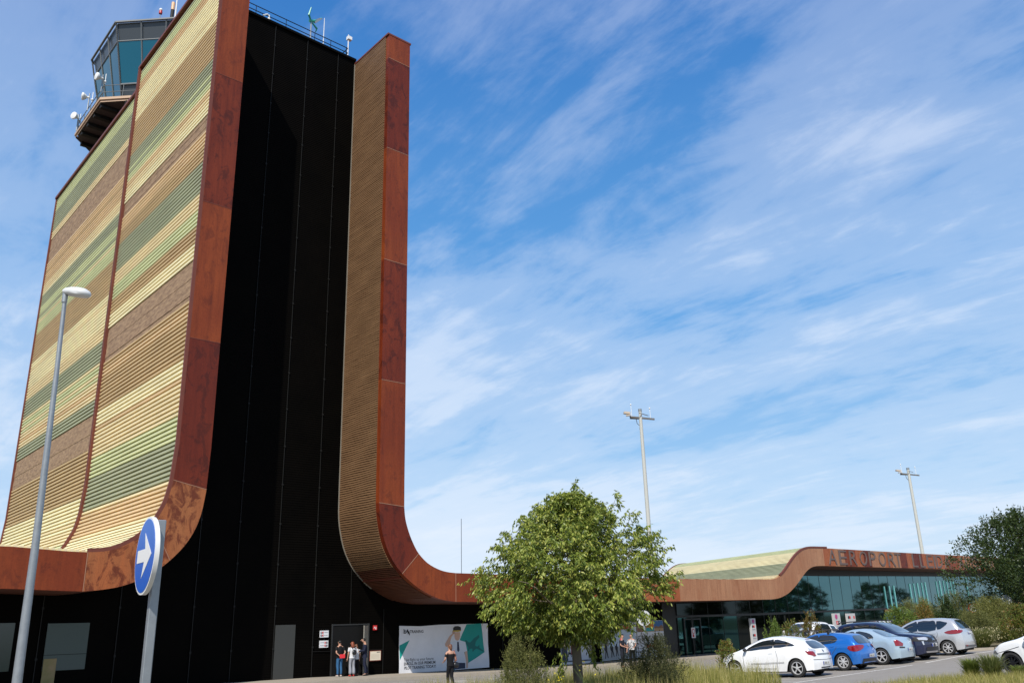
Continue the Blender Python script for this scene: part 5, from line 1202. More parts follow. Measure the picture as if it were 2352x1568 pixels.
bmw = dict(L=4.32, W=1.77, r=.322, ax=(.78, 3.47), paint=paint('blue', (.012, .15, .52), .35), spokes=7, double=True, T=[(.02, .25), (0, .45), (.05, .65), (.25, .80), (.8, .93), (1.45, 1.02), (1.9, 1.28), (2.2, 1.39), (2.6, 1.425), (3.2, 1.40), (3.7, 1.34), (3.82, 1.29), (4.02, 1.08), (4.13, .95), (4.27, .82), (4.32, .6), (4.30, .45), (4.26, .24)],
  win=[smoothpoly([(1.65, 1.0), (1.95, 1.22), (2.25, 1.32), (2.5, 1.34), (2.5, 1.02)], 2), smoothpoly([(2.56, 1.34), (2.95, 1.33), (3.2, 1.29), (3.33, 1.18), (3.25, 1.06), (3.05, 1.025), (2.56, 1.02)], 2)],
  lines=[[(1.45, .35), (1.42, .9)], [(2.55, 1.0), (2.58, .33)], [(3.3, 1.03), (3.28, .85), (3.08, .62)]], handles=[(2.33, .88), (3.02, .9)], mirror=(1.62, 1.05),
  rearwin=smoothpoly([(-.56, 1.0), (0, .985), (.56, 1.0), (.46, 1.26), (0, 1.28), (-.46, 1.26)], 3), frontwin=[(-.62, 1.08), (.62, 1.08), (.5, 1.34), (-.5, 1.34)],
  tail=(40, smoothpoly([(.38, .90), (.40, .74), (.60, .70), (.92, .79), (1.05, .90), (.8, .93)], 2)), head=(40, [(.36, .62), (.78, .66), (.9, .76), (.6, .76)]), rp=.52,
  extra=[('badge', [(-.05, .87), (0, .83), (.05, .87), (.05, .9), (0, .93), (-.05, .9)], CHR, 'rear'), ('diffuser', [(-.7, .25), (.7, .25), (.62, .42), (-.62, .42)], TRIMB, 'rear')], kw=dict(roofw=.70, beltz=.97))
peug = dict(L=4.68, W=1.81, r=.325, ax=(1.02, 3.75), paint=paint('ice_blue', (.42, .54, .62), .35), spokes=5, T=[(.02, .22), (0, .45), (.1, .62), (.5, .78), (1.2, .93), (1.55, 1.02), (2.1, 1.33), (2.45, 1.43), (2.9, 1.445), (3.35, 1.38), (3.75, 1.20), (4.0, 1.08), (4.3, 1.045), (4.55, 1.0), (4.62, .9), (4.67, .65), (4.68, .5), (4.64, .24)],
  win=[smoothpoly([(1.75, .98), (2.15, 1.25), (2.4, 1.33), (2.65, 1.345), (2.68, 1.02)], 2), smoothpoly([(2.74, 1.345), (3.05, 1.33), (3.35, 1.24), (3.52, 1.10), (3.4, 1.04), (2.74, 1.02)], 2)],
  lines=[[(2.72, 1.0), (2.74, .33)], [(3.5, 1.05), (3.5, .9), (3.3, .62)]], handles=[(2.5, .88), (3.25, .9)], mirror=(1.75, 1.02), chrome=False, strip=[],
  rearwin=smoothpoly([(-.60, 1.10), (0, 1.10), (.60, 1.10), (.47, 1.36), (0, 1.385), (-.47, 1.36)], 3), frontwin=[(-.62, 1.08), (.62, 1.08), (.5, 1.34), (-.5, 1.34)],
  tail=(36, [(.50, .93), (.52, .72), (.86, .70), (.93, .80), (.72, .92), (.6, .96)]), head=(40, [(.36, .62), (.78, .66), (.9, .76), (.6, .76)]), rp=.56,
  extra=[('rear_strip', stroke([(-.80, .66), (-.45, .645)], .05), TRIMB, 'rear'), ('rear_strip', stroke([(.45, .645), (.80, .66)], .05), TRIMB, 'rear')], kw=dict(roofw=.69, beltz=.98))
cmax = dict(L=4.38, W=1.83, r=.32, ax=(.88, 3.53), paint=paint('silver', (.55, .56, .57), .45), spokes=7, T=[(.02, .24), (0, .5), (.08, .7), (.35, .88), (.9, 1.02), (1.2, 1.12), (1.75, 1.43), (2.1, 1.56), (2.6, 1.61), (3.2, 1.60), (3.75, 1.54), (3.92, 1.48), (4.10, 1.24), (4.2, 1.08), (4.31, .98), (4.36, .7), (4.38, .5), (4.34, .26)],
  win=[smoothpoly([(1.45, 1.08), (1.85, 1.36), (2.15, 1.47), (2.3, 1.49), (2.3, 1.08)], 2), smoothpoly([(2.37, 1.495), (2.9, 1.505), (3.12, 1.49), (3.14, 1.10), (2.37, 1.085)], 2), smoothpoly([(3.2, 1.485), (3.55, 1.43), (3.68, 1.38), (3.5, 1.22), (3.22, 1.11)], 2)],
  lines=[[(2.33, 1.06), (2.36, .33)], [(3.18, 1.08), (3.2, .9), (3.05, .6)]], handles=[(2.1, .93), (2.95, .95)], mirror=(1.55, 1.12),
  rearwin=smoothpoly([(-.60, 1.14), (0, 1.12), (.60, 1.14), (.52, 1.46), (0, 1.49), (-.52, 1.46)], 3), frontwin=[(-.66, 1.16), (.66, 1.16), (.55, 1.5), (-.55, 1.5)],
  tail=(45, smoothpoly([(.30, .99), (.45, .90), (.78, .92), (1.0, 1.0), (.95, 1.06), (.6, 1.08)], 2)), tailc=(45, [(.52, 1.075), (.95, 1.055), (.90, 1.10), (.6, 1.11)]), head=(40, [(.36, .68), (.78, .7), (.9, .82), (.6, .84)]), rp=.90,
  extra=[('lower_bumper', [(-.78, .26), (.78, .26), (.74, .40), (-.74, .40)], mat('grey_plastic', (.10, .10, .105), .6), 'rear'), ('reflector', [(.5, .36), (.72, .36), (.72, .42), (.5, .41)], TAIL, 'rear'), ('reflector', [(-.72, .36), (-.5, .36), (-.5, .41), (-.72, .42)], TAIL, 'rear')], kw=dict(roofw=.74, beltz=1.06))
suv = dict(L=4.5, W=1.84, r=.36, ax=(.9, 3.63), paint=paint('navy', (.006, .012, .045), .2), spokes=6, T=[(.03, .28), (.0, .5), (.0, .82), (.12, .98), (.7, 1.08), (1.25, 1.14), (1.8, 1.47), (2.15, 1.60), (2.7, 1.66), (3.5, 1.65), (4.0, 1.58), (4.25, 1.25), (4.42, 1.0), (4.49, .7), (4.5, .5), (4.46, .3)],
  win=[smoothpoly([(1.5, 1.12), (1.9, 1.40), (2.2, 1.51), (2.4, 1.53), (2.4, 1.12)], 2), smoothpoly([(2.47, 1.535), (3.2, 1.53), (3.25, 1.14), (2.47, 1.12)], 2), smoothpoly([(3.32, 1.525), (3.7, 1.48), (3.8, 1.3), (3.6, 1.16), (3.33, 1.14)], 2)],
  lines=[[(2.43, 1.1), (2.45, .35)], [(3.28, 1.12), (3.28, .9), (3.1, .65)]], handles=[(2.2, 1.0), (3.05, 1.02)], mirror=(1.6, 1.16),
  rearwin=[(-.6, 1.2), (.6, 1.2), (.5, 1.5), (-.5, 1.5)], frontwin=smoothpoly([(-.72, 1.17), (0, 1.165), (.72, 1.17), (.58, 1.56), (0, 1.58), (-.58, 1.56)], 2),
  head=(35, [(.45, .83), (.85, .80), (1.0, .90), (.75, .94), (.4, .92)]), headdark=(35, [(.2, .78), (.95, .74), (1.05, .93), (.3, .95)]), tail=(36, [(.5, .93), (.52, .82), (.86, .80), (.9, .92)]), fp=.60,
  extra=[('headlight', [(.50, .865), (.78, .845), (.80, .915), (.50, .925)], LAMPC, 'front'), ('headlight', [(-.78, .845), (-.50, .865), (-.50, .925), (-.80, .915)], LAMPC, 'front'), ('running_light', [(.66, .62), (.74, .62), (.76, .78), (.68, .78)], LAMPC, 'front'), ('running_light', [(-.74, .62), (-.66, .62), (-.68, .78), (-.76, .78)], LAMPC, 'front'), ('grille', [(-.42, .72), (.42, .72), (.46, .90), (-.46, .90)], TRIMB, 'front'), ('lower_grille', [(-.62, .38), (.62, .38), (.55, .52), (-.55, .52)], TRIMB, 'front'), ('skid_plate', [(-.6, .29), (.6, .29), (.62, .355), (-.62, .355)], CHR, 'front'), ('badge', stroke([(-.1, .84), (0, .88), (.1, .84)], .03), CHR, 'front'), ('badge', stroke([(-.1, .79), (0, .83), (.1, .79)], .03), CHR, 'front')], roofrails=1.70, kw=dict(roofw=.74, beltz=1.1, nose=.16, arch=1.10))
near = dict(opel); near.update(rim=RIMB, spokes=10, lines=[[(1.36, .35), (1.33, .8)], [(.5, .62), (1.2, .8)]], strip=[], head=(38, [(.30, .60), (.82, .60), (1.02, .80), (.62, .80), (.40, .72)]), headm=mat('dark_lamp', (.16, .17, .17), .12, .2, coat=1), mirrorm=WPNT, ax=(.88, 3.46), r=.325,
  T=[(.02, .22), (.0, .40), (.03, .58), (.2, .74), (.6, .90), (1.15, 1.02), (1.6, 1.24), (2.0, 1.36), (2.5, 1.40), (3.1, 1.37), (3.6, 1.28), (4.0, 1.0), (4.2, .85), (4.27, .6), (4.29, .5), (4.26, .24)])
def cz(x, y): return ground(x, y)
def place(spec, lab, xl, yr, az, face=1, group=G_, **k):
    """xl, yr: where the left rear (face=1) wheel touches the ground"""
    a = R(az); h = Vector((math.sin(a), math.cos(a))); lft = Vector((-math.cos(a), math.sin(a)))
    dy = spec['L']/2-spec['ax'][1]; c = Vector((xl, yr))-lft*(spec['W']/2-.1)-h*dy
    zf = ground(*(c+h*1.3)); zr_ = ground(*(c-h*1.3)); t, D = car(lab, (c.x, c.y, (zf+zr_)/2+.0), az, spec, group, **k)
    t.rotation_euler = (math.atan2(zf-zr_, 2.6), 0, -a); return t, D
c1, _ = place(opel, 'white three-door hatchback, nearest car in the row of bays', 30.25, 18.35, -4)
c2, _ = place(bmw, 'bright blue hatchback with bars on its roof, parked beside the white hatchback', 33.75, 18.4, -4)
c3, _ = place(peug, 'pale ice-blue saloon parked right of the bright blue hatchback', 37.0, 18.4, -4)
c5, _ = place(cmax, 'silver people carrier at the far right end of the parked row', 42.1, 17.75, -4)
c4, _ = place(suv, 'dark navy off-roader parked nose outwards, number plate facing the road', 40.7, 21.0, 180)
c6, _ = place(near, 'white hatchback with black wheels cut off by the right edge of the photo', 28.75, 7.9, 8, group='cars parked in the row of bays')
# roof bars of the blue car
rb = thing('roof_rack', 'black roof bars with a silver rail on the bright blue hatchback', 'roof rack', c2.location, 0); rb.rotation_euler = c2.rotation_euler
for y in (.25, -.75):
    mb = MB(); mb.bar((-.62, y, 1.50), (.62, y, 1.50), .06, .03); 
    for s_ in (-1, 1): mb.bar((s_*.55, y, 1.36), (s_*.55, y, 1.5), .07, .09)
    mb.build('crossbar', TRIMB, rb)
mb = MB(); mb.bar((-.35, .65, 1.55), (-.35, -1.1, 1.55), .05, .04); mb.tube([(-.35, .2, 1.56), (-.35, .2, 1.68)], .02, 6); mb.bar((-.42, .55, 1.6), (-.28, .45, 1.64), .06, .06); mb.build('carrier_rail', CHR, rb)
# pick-up truck at the kerb
PK = thing('pickup_truck', 'white double-cab pick-up with an open bed standing just behind the bushes and the blue hatchback', 'pick-up', (46.2, 27.0, ground(46.2, 27.0)), R(88))
pk = dict(L=5.3, W=1.85)
b = car_body(PK, 5.3, 1.85, [(.03, .45), (0, .7), (.02, 1.0), (.2, 1.12), (1.2, 1.2), (1.45, 1.24), (1.95, 1.66), (2.2, 1.78), (2.7, 1.82), (3.3, 1.80), (3.5, 1.74), (3.62, 1.42), (3.66, 1.28), (3.9, 1.26), (5.2, 1.26), (5.28, 1.2), (5.3, .8), (5.27, .5)], (.98, 4.15), .39, sill=.42, m=WPNT, nose=.14, beltz=1.2, roofw=.78, arch=1.12)
D = Decal(b, 5.3)
for s_ in (-1, 1):
    for w in ([(1.62, 1.2), (2.0, 1.55), (2.3, 1.68), (2.5, 1.69), (2.5, 1.21)], [(2.57, 1.69), (3.2, 1.68), (3.38, 1.6), (3.4, 1.22), (2.57, 1.21)]): D.put('side_window', smoothpoly(w, 2), CGL, 'side', s_)
    D.put('panel_gap', stroke([(2.53, 1.18), (2.53, .5)], .014), GAP, 'side', s_); D.put('panel_gap', stroke([(3.6, 1.25), (3.6, .5)], .02), GAP, 'side', s_)
    mb = MB(); mb.ball((s_*1.02, 5.3/2-1.65, 1.28), .13, sc=(.8, .5, 1)); mb.build('wing_mirror', WPNT, PK, smooth=60)
D.put('windscreen', smoothpoly([(-.7, 1.26), (0, 1.26), (.7, 1.26), (.58, 1.70), (0, 1.72), (-.58, 1.70)], 2), CGL, 'front')
D.put('grille', [(-.5, .62), (.5, .62), (.55, .98), (-.55, .98)], TRIMB, 'front'); D.put('headlight', [(.55, .82), (.85, .84), (.86, .98), (.55, .96)], LAMPC, 'front'); D.put('headlight', [(-.85, .84), (-.55, .82), (-.55, .96), (-.86, .98)], LAMPC, 'front')
D.put('tail_light', [(.80, .8), (.9, .8), (.9, 1.15), (.8, 1.15)], TAIL, 'rear'); D.put('tail_light', [(-.9, .8), (-.8, .8), (-.8, 1.15), (-.9, 1.15)], TAIL, 'rear')
D.put('bed_opening', [(3.75, -.72), (5.15, -.72), (5.15, .72), (3.75, .72)], TRIMB, 'top', off=.008)
MB().box(-.65, .65, -2.3, 2.3, .35, .9).build('underbody', UNDERC, PK)
for a in (.98, 4.15):
    for s_ in (-1, 1): wheel(PK, s_*.82, 5.3/2-a, .39, 6, RIM, s_, .24)
PK2 = dup(PK, 'farther white pick-up at the pavement kerb, mirrored in the entrance glass', None, (60.3, 34.4, ground(60.3, 34.4)), R(88))
# patrol car, only its roof and light bar show
POL, _ = place(dict(suv, roofrails=None, paint=paint('police_white', (.7, .7, .72))), 'patrol car with a blue light bar, its roof showing behind the navy off-roader', 53.4, 27.2, 120, name='patrol_car', group=None)
mb = MB(); mb.box(-.6, .6, -.15, .15, 1.70, 1.83); mb.build('light_bar', mat('blue_light', (.02, .16, .75), .15, coat=1), POL, bev=.03)
mb = MB(); mb.box(-.2, .2, -.16, .16, 1.705, 1.85); mb.build('light_bar_centre', mat('pale_light', (.5, .7, .9), .2), POL)

# ------------------------------------------------------------------ vegetation
def leaf_mat(name, cols, trans=.35, rough=.45):
    m = bpy.data.materials.new(name); m.use_nodes = True; nt = m.node_tree; b = nt.nodes['Principled BSDF']; L = nt.links
    g = N(nt, 'ShaderNodeNewGeometry'); c = ramp(nt, g.outputs['Random Per Island'], [(i/(len(cols)-1), k) for i, k in enumerate(cols)])
    L.new(c, b.inputs['Base Color']); b.inputs['Roughness'].default_value = rough; b.inputs['Specular IOR Level'].default_value = .35
    tr_ = N(nt, 'ShaderNodeBsdfTranslucent'); L.new(mixc(nt, .5, c, (.28, .34, .04)), tr_.inputs[0])
    mx = N(nt, 'ShaderNodeMixShader', inp={0: trans}); L.new(b.outputs[0], mx.inputs[1]); L.new(tr_.outputs[0], mx.inputs[2]); L.new(mx.outputs[0], nt.nodes['Material Output'].inputs[0]); return m
BARK = mat('tree_bark', (.20, .16, .12), .9, var=(5, .6, (.11, .085, .06)), nscale=(1, 1, .4), bump=(14, .7)); TWIG = mat('twig_bark', (.16, .13, .09), .9)
LF1 = leaf_mat('tree_leaves', [(.05, .085, .015), (.14, .19, .028), (.25, .30, .045), (.44, .44, .10)], .26)
LF2 = leaf_mat('dark_tree_leaves', [(.018, .034, .010), (.035, .06, .016), (.06, .085, .022)], .2); LF3 = leaf_mat('dull_shrub_leaves', [(.055, .065, .018), (.12, .13, .035), (.21, .20, .06)], .2, .7)
LF4 = leaf_mat('feathery_shrub_leaves', [(.11, .12, .03), (.18, .185, .05), (.27, .25, .08)], .3, .7); LF5 = leaf_mat('green_shrub_leaves', [(.06, .11, .018), (.12, .18, .03), (.20, .25, .05)], .3)
LF6 = leaf_mat('reddish_shrub_leaves', [(.15, .06, .02), (.13, .15, .03), (.26, .11, .03), (.14, .17, .035)], .3); LF7 = leaf_mat('dark_shrub_leaves', [(.025, .032, .012), (.05, .058, .02), (.10, .095, .035)], .1, .8)
LFB = leaf_mat('mixed_shrub_leaves', [(.09, .13, .02), (.14, .18, .03), (.12, .16, .03), (.24, .10, .03), (.15, .18, .04)], .3)
def unit(v): return v/np.maximum(np.linalg.norm(v, axis=-1, keepdims=True), 1e-9)
def leaves(name, P, D, ln, wd, m, parent, jit=.3):
    """one rhombic leaf per point P pointing along D"""
    n = len(P); D = unit(D+rng.normal(0, jit, (n, 3))); U = unit(np.cross(D, rng.normal(0, 1, (n, 3))))
    l = (ln*rng.uniform(.65, 1.2, n))[:, None]; w = (wd*rng.uniform(.7, 1.2, n))[:, None]
    nn = np.cross(D, U)
    V = np.stack([P, P+D*l*.45+U*w*.5+nn*w*.12, P+D*l, P+D*l*.45-U*w*.5+nn*w*.12], 1).reshape(-1, 3)
    F = np.arange(n*4).reshape(n, 4); return raw(name, V, F, m, parent)
def limb(mb, a, b, r0, r1, bend=.12, n=5, k=7):
    a = Vector(a); b = Vector(b); L_ = (b-a).length; o = Vector(rng.normal(0, 1, 3)); pts = [a+(b-a)*i/n+o*bend*L_*math.sin(math.pi*i/n)*.5+Vector((0, 0, bend*L_*math.sin(math.pi*i/n)*.4)) for i in range(n+1)]
    mb.tube(pts, [r0+(r1-r0)*i/n for i in range(n+1)], k); return pts
# --- the big tree
TX, TY = 17.1, 16.85; TZ = ground(TX, TY)+.1
def big_tree():
    t = thing('street_tree', 'round-crowned green leafy tree standing in the grass strip in the centre', 'tree', (TX, TY, TZ)); off = np.array([TX, TY, TZ])
    prof = [(-.35, .7), (-.1, 1.45), (.2, 1.85), (.5, 2.1), (1.0, 2.35), (1.5, 2.35), (2.0, 2.05), (2.4, 1.6), (2.8, 1.1), (3.15, .65), (3.4, .3)]
    zs = [p[0] for p in prof]; rs_ = [p[1] for p in prof]
    lat = np.array([rt.x, rt.y, 0.]); 
    C = []
    while len(C) < 4100:
        z = rng.uniform(-.35, 3.35); r = interp(z, zs, rs_); a = rng.uniform(0, 2*math.pi)
        q = rng.uniform(0, 1)**.42
        lump = 1+.20*math.sin(3*a+z*2.1)+.16*math.sin(5*a-z*3.3+1)+.08*math.sin(9*a+z*7)
        x, y = math.cos(a)*r*q*lump, math.sin(a)*r*q*lump
        nz_ = mnoise.noise(Vector((x*1.25, y*1.25, z*1.5+7)))
        if nz_ < -.02-.3*(1-q)*2 and rng.uniform() < .88: continue
        C.append((x, y, z-TZ))
    # long shoots that break the outline
    sh = []
    for lx, ly, z0, z1, lx1 in ((.1, 0, 2.9, 3.75, .15), (.9, .2, 2.4, 3.35, 1.35), (1.1, -.2, 2.2, 2.85, 1.75), (-.75, 0, 2.5, 3.05, -.85), (-1.5, .2, 1.9, 2.45, -1.8), (1.9, 0, 1.4, 2.25, 2.25), (2.2, .1, .9, 1.9, 2.6), (-2.0, 0, 1.0, 1.45, -2.6), (-2.0, .1, .6, .95, -2.55), (2.2, -.1, .8, 1.2, 2.85), (2.1, -.1, .4, .9, 2.5), (-.2, .3, 2.8, 3.35, -.35), (-1.2, 0, 2.2, 2.7, -1.35), (1.6, 0, 1.9, 2.4, 1.9), (-.5, -.4, -.5, -1.35, -.55), (.4, .2, -.4, -.9, .45)):
        p0 = lat*lx+np.array([-lat[1], lat[0], 0])*ly; p1 = lat*lx1+np.array([-lat[1], lat[0], 0])*ly
        for k in range(14):
            f = k/13; p = p0*(1-f)+p1*f; s_ = .17*(1-f)+.05
            C.append((p[0]+rng.normal(0, s_), p[1]+rng.normal(0, s_), z0+(z1-z0)*f-TZ+rng.normal(0, s_))); 
        sh.append((p0+[0, 0, z0-TZ], p1+[0, 0, z1-TZ]))
    C = np.array(C); base = np.array([0, 0, .9-TZ])
    out_ = unit(C-base); TW = unit(out_*.75+np.array([0, 0, .1])+rng.normal(0, .35, C.shape))
    nl = 17; Ls = rng.uniform(.24, .42, len(C))
    tt = np.linspace(.05, 1, nl)
    P = C[:, None, :]+TW[:, None, :]*(tt[None, :, None]-.4)*Ls[:, None, None]; P[..., 2] -= (tt[None, :]**2)*.10
    sd_ = unit(np.cross(TW, [0, 0, 1]))[:, None, :]*np.where(np.arange(nl) % 2 == 0, 1, -1)[None, :, None]
    D = TW[:, None, :]*.45+sd_*.5+np.array([0, 0, -.85])
    P = P+rng.normal(0, .02, P.shape)
    leaves('crown', P.reshape(-1, 3), np.broadcast_to(D, P.shape).reshape(-1, 3).copy(), .118, .043, LF1, t, .33)
    mb = MB()
    tp = [(0, 0, -.1), (.0, .0, .6), (-.02, 0, 1.2), (-.03, .02, 1.75), (0, 0, 2.3), (.03, 0, 3.0)]
    mb.tube(tp, [.155, .135, .128, .122, .10, .07], 14); tr_o = mb.build('trunk', BARK, t, smooth=60)
    mb = MB()
    for k in range(16):
        a = k*2.4; z = interp(k, [0, 15], [.2, 2.6]); r = interp(z, zs, rs_)*.78
        s0 = Vector((0, 0, 1.7+min(1.1, k*.09))); e = Vector((math.cos(a)*r, math.sin(a)*r, z-TZ))
        pts = limb(mb, s0, e, .05, .012)
        for q in range(4):
            f = rng.integers(2, 5); a2 = a+rng.normal(0, .8); e2 = pts[f]+Vector((math.cos(a2)*.6, math.sin(a2)*.6, rng.uniform(-.1, .5))); limb(mb, pts[f], e2, .018, .006, k=5, n=3)
    for p0, p1 in sh: limb(mb, p0*.6+np.array([0, 0, 1.9])*.4, p1, .016, .004, .05, k=5)
    mb.build('limbs', TWIG, t, smooth=60)
    return t
big_tree()
def bush(name, label, cat, x, y, w, h, m, n=900, ln=.06, wd=.02, nl=9, up_=.5, group=None, z0=None, dens=.3, asym=0, sparse=.0, depth=None, zb=.08):
    z = ground(x, y)+(.08 if z0 is None else z0); t = thing(name, label, cat, (x, y, z), 0, group); dp = depth or w
    C = []; sd = rng.uniform(0, 50)
    while len(C) < n:
        a = rng.uniform(0, 2*math.pi); f = rng.uniform(zb, 1); q = rng.uniform()**.45
        r = math.sin(math.pi*(f*.80+.14))**.7
        lump = 1+.22*math.sin(2*a+sd)+.18*math.sin(4*a+f*5+sd)
        p = (math.cos(a)*w/2*r*q*lump+asym*f, math.sin(a)*dp/2*r*q*lump, f*h*(1+.12*math.sin(3*a+sd)))
        if mnoise.noise(Vector((p[0]*2.2/max(w, .8)*1.4+sd, p[1]*2.2/max(w, .8)*1.4, p[2]*2.4/max(h, .8)))) < -dens*.35-.05: 
            if rng.uniform() < .85: continue
        C.append(p)
    C = np.array(C); TW = unit(C*np.array([1, 1, .3])+np.array([0, 0, up_*h])+rng.normal(0, .25*w, C.shape)); tt = np.linspace(0, 1, nl)
    Ls = rng.uniform(.12, .26, n)*max(.7, min(1.5, h/1.6))
    P = C[:, None, :]+TW[:, None, :]*tt[None, :, None]*Ls[:, None, None]
    D = TW[:, None, :]*.8+rng.normal(0, .55, (n, nl, 3))
    leaves('foliage', P.reshape(-1, 3), D.reshape(-1, 3), ln, wd, m, t, .2)
    mb = MB()
    for k in range(12):
        c = C[rng.integers(0, n)]; limb(mb, (rng.normal(0, .05), rng.normal(0, .05), -.05), tuple(c), .018*max(1, h/1.5), .005, .1, k=5)
    mb.build('stems', TWIG, t, smooth=60); return t
def at_px_depth(x, y): pass
bush('shrub', 'olive green wispy shrub in the grass left of the big tree trunk', 'shrub', 15.44, 17.2, 1.2, 1.65, LF3, 1800, .055, .017, up_=.8)
bush('shrub', 'dark spiky shrub in the grass right of the big tree trunk', 'shrub', 18.5, 15.4, 1.55, 1.45, LF7, 2300, .055, .017, up_=.8)
bush('shrub', 'small green and reddish shrub at the nose of the white hatchback', 'shrub', 30.1, 21.3, .85, 1.15, LFB, 420, .07, .035)
bush('shrub', 'bright green shrub between the white hatchback roof and the pick-up', 'shrub', 37.2, 23.6, .9, 1.75, LF5, 420, .08, .035, group='shrubs behind the row of cars')
bush('shrub', 'red tinged low shrub in front of the pick-up windscreen', 'shrub', 38.74, 23.6, 1.1, 1.6, LFB, 420, .08, .035, group='shrubs behind the row of cars')
bush('shrub', 'reddest tall shrub in front of the pick-up side windows', 'shrub', 40.5, 23.6, 1.15, 1.86, LF6, 520, .08, .035, group='shrubs behind the row of cars')
GB = 'bushes in the bed right of the cars'
bush('shrub', 'round bright green bush with red tips left of the feathery bushes', 'shrub', 48.02, 22.6, 2.0, 1.85, LF5, 1100, .09, .04, group=GB)
bush('shrub', 'low rust red bush in front of the round green bush', 'shrub', 46.8, 21.6, 1.4, 1.2, LF6, 500, .09, .04, group=GB)
bush('shrub', 'feathery yellow-green bush rising behind the silver people carrier roof', 'shrub', 53.87, 24.0, 2.8, 2.35, LF4, 1700, .12, .016, nl=10, up_=1.1, group=GB)
bush('shrub', 'rust red bush peeking above the silver people carrier roof', 'shrub', 49.87, 22.0, 1.3, 1.9, LF6, 600, .09, .04, group=GB)
bush('shrub', 'dense dark green bush between the two feathery bushes', 'shrub', 51.74, 21.6, 1.5, 2.25, LF2, 900, .09, .045, group=GB)
bush('shrub', 'tall feathery olive bush behind the rear window of the silver people carrier', 'shrub', 57.49, 23.0, 3.4, 2.55, LF4, 2200, .13, .016, nl=10, up_=1.1, group=GB)
bush('shrub', 'broad feathery olive bush below the grey sign back', 'shrub', 53.78, 20.0, 3.4, 2.05, LF4, 2400, .12, .016, nl=10, up_=1.0, group=GB)
bush('shrub', 'dull feathery bush right of the silver people carrier tail', 'shrub', 48.6, 19.0, 2.1, 1.45, LF3, 1300, .11, .016, nl=10, up_=1.0, group=GB)
bush('shrub', 'leafy green bush at the right edge under the dark tree', 'shrub', 49.4, 16.8, 2.2, 1.6, LFB, 1300, .10, .045, group=GB)
bush('shrub', 'dark green bush at the foot of the grey sign back', 'shrub', 57.01, 20.5, 2.1, 1.95, LF2, 900, .10, .05, group=GB)
def crown_tree(label, x, y, h, w, m, n=2600, z1=.8, ln=.16, wd=.08, nl=10, group=None, name='dark_tree'):
    z = ground(x, y); t = thing(name, label, 'tree', (x, y, z), 0, group); C = []; sd = rng.uniform(0, 50)
    while len(C) < n:
        a = rng.uniform(0, 2*math.pi); f = rng.uniform(0, 1); q = rng.uniform()**.42; r = math.sin(math.pi*(f*.83+.12))**.62
        lump = 1+.15*math.sin(3*a+sd)+.14*math.sin(5*a+f*6+sd)
        p = (math.cos(a)*w/2*r*q*lump, math.sin(a)*w/2*r*q*lump, z1+f*(h-z1)*(1+.06*math.sin(4*a)))
        if mnoise.noise(Vector((p[0]*.8+sd, p[1]*.8, p[2]*.9))) < -.13 and rng.uniform() < .85: continue
        C.append(p)
    C = np.array(C); TW = unit(C-np.array([0, 0, h*.4])+rng.normal(0, .8, C.shape)); tt = np.linspace(0, 1, nl); Ls = rng.uniform(.3, .6, n)
    P = C[:, None, :]+TW[:, None, :]*tt[None, :, None]*Ls[:, None, None]+rng.normal(0, .05, (n, nl, 3)); D = TW[:, None, :]*.5+rng.normal(0, .6, (n, nl, 3))
    leaves('crown', P.reshape(-1, 3), D.reshape(-1, 3), ln, wd, m, t, .2)
    mb = MB(); mb.tube([(0, 0, -.1), (0, 0, h*.4), (.1, 0, h*.75)], [.2, .14, .05], 10); mb.build('trunk', BARK, t, smooth=60)
    mb = MB()
    for k in range(10): c = C[rng.integers(0, n)]; limb(mb, (0, 0, h*.25+k*h*.04), tuple(c), .05, .01, .1, k=5)
    mb.build('limbs', TWIG, t, smooth=60); return t
crown_tree('large dark evergreen tree cut off by the right edge of the photo', 57.6, 18.9, 6.9, 6.9, LF2, 4200, z1=1.2)
GT = 'trees out in the car park mirrored in the terminal glass'
for k, (x, y, h, w) in enumerate(((99, 16, 5.2, 6.5), (121, 8, 6.2, 7), (84, 18, 4.2, 3.6), (66, 21, 5.2, 5), (150, 6, 6, 9))):
    crown_tree(['round dark tree mirrored in the middle of the upper terminal glass', 'wider dark tree mirrored behind the glowing pale teal strips', 'small dark tree mirrored right of the curve of the fascia', 'dark tree mirrored close beside the curve of the fascia', 'far broad tree mirrored at the right end of the glass'][k], x, y, h, w, LF2, 420, ln=.5, wd=.3, nl=8, group=GT, name='car_park_tree')

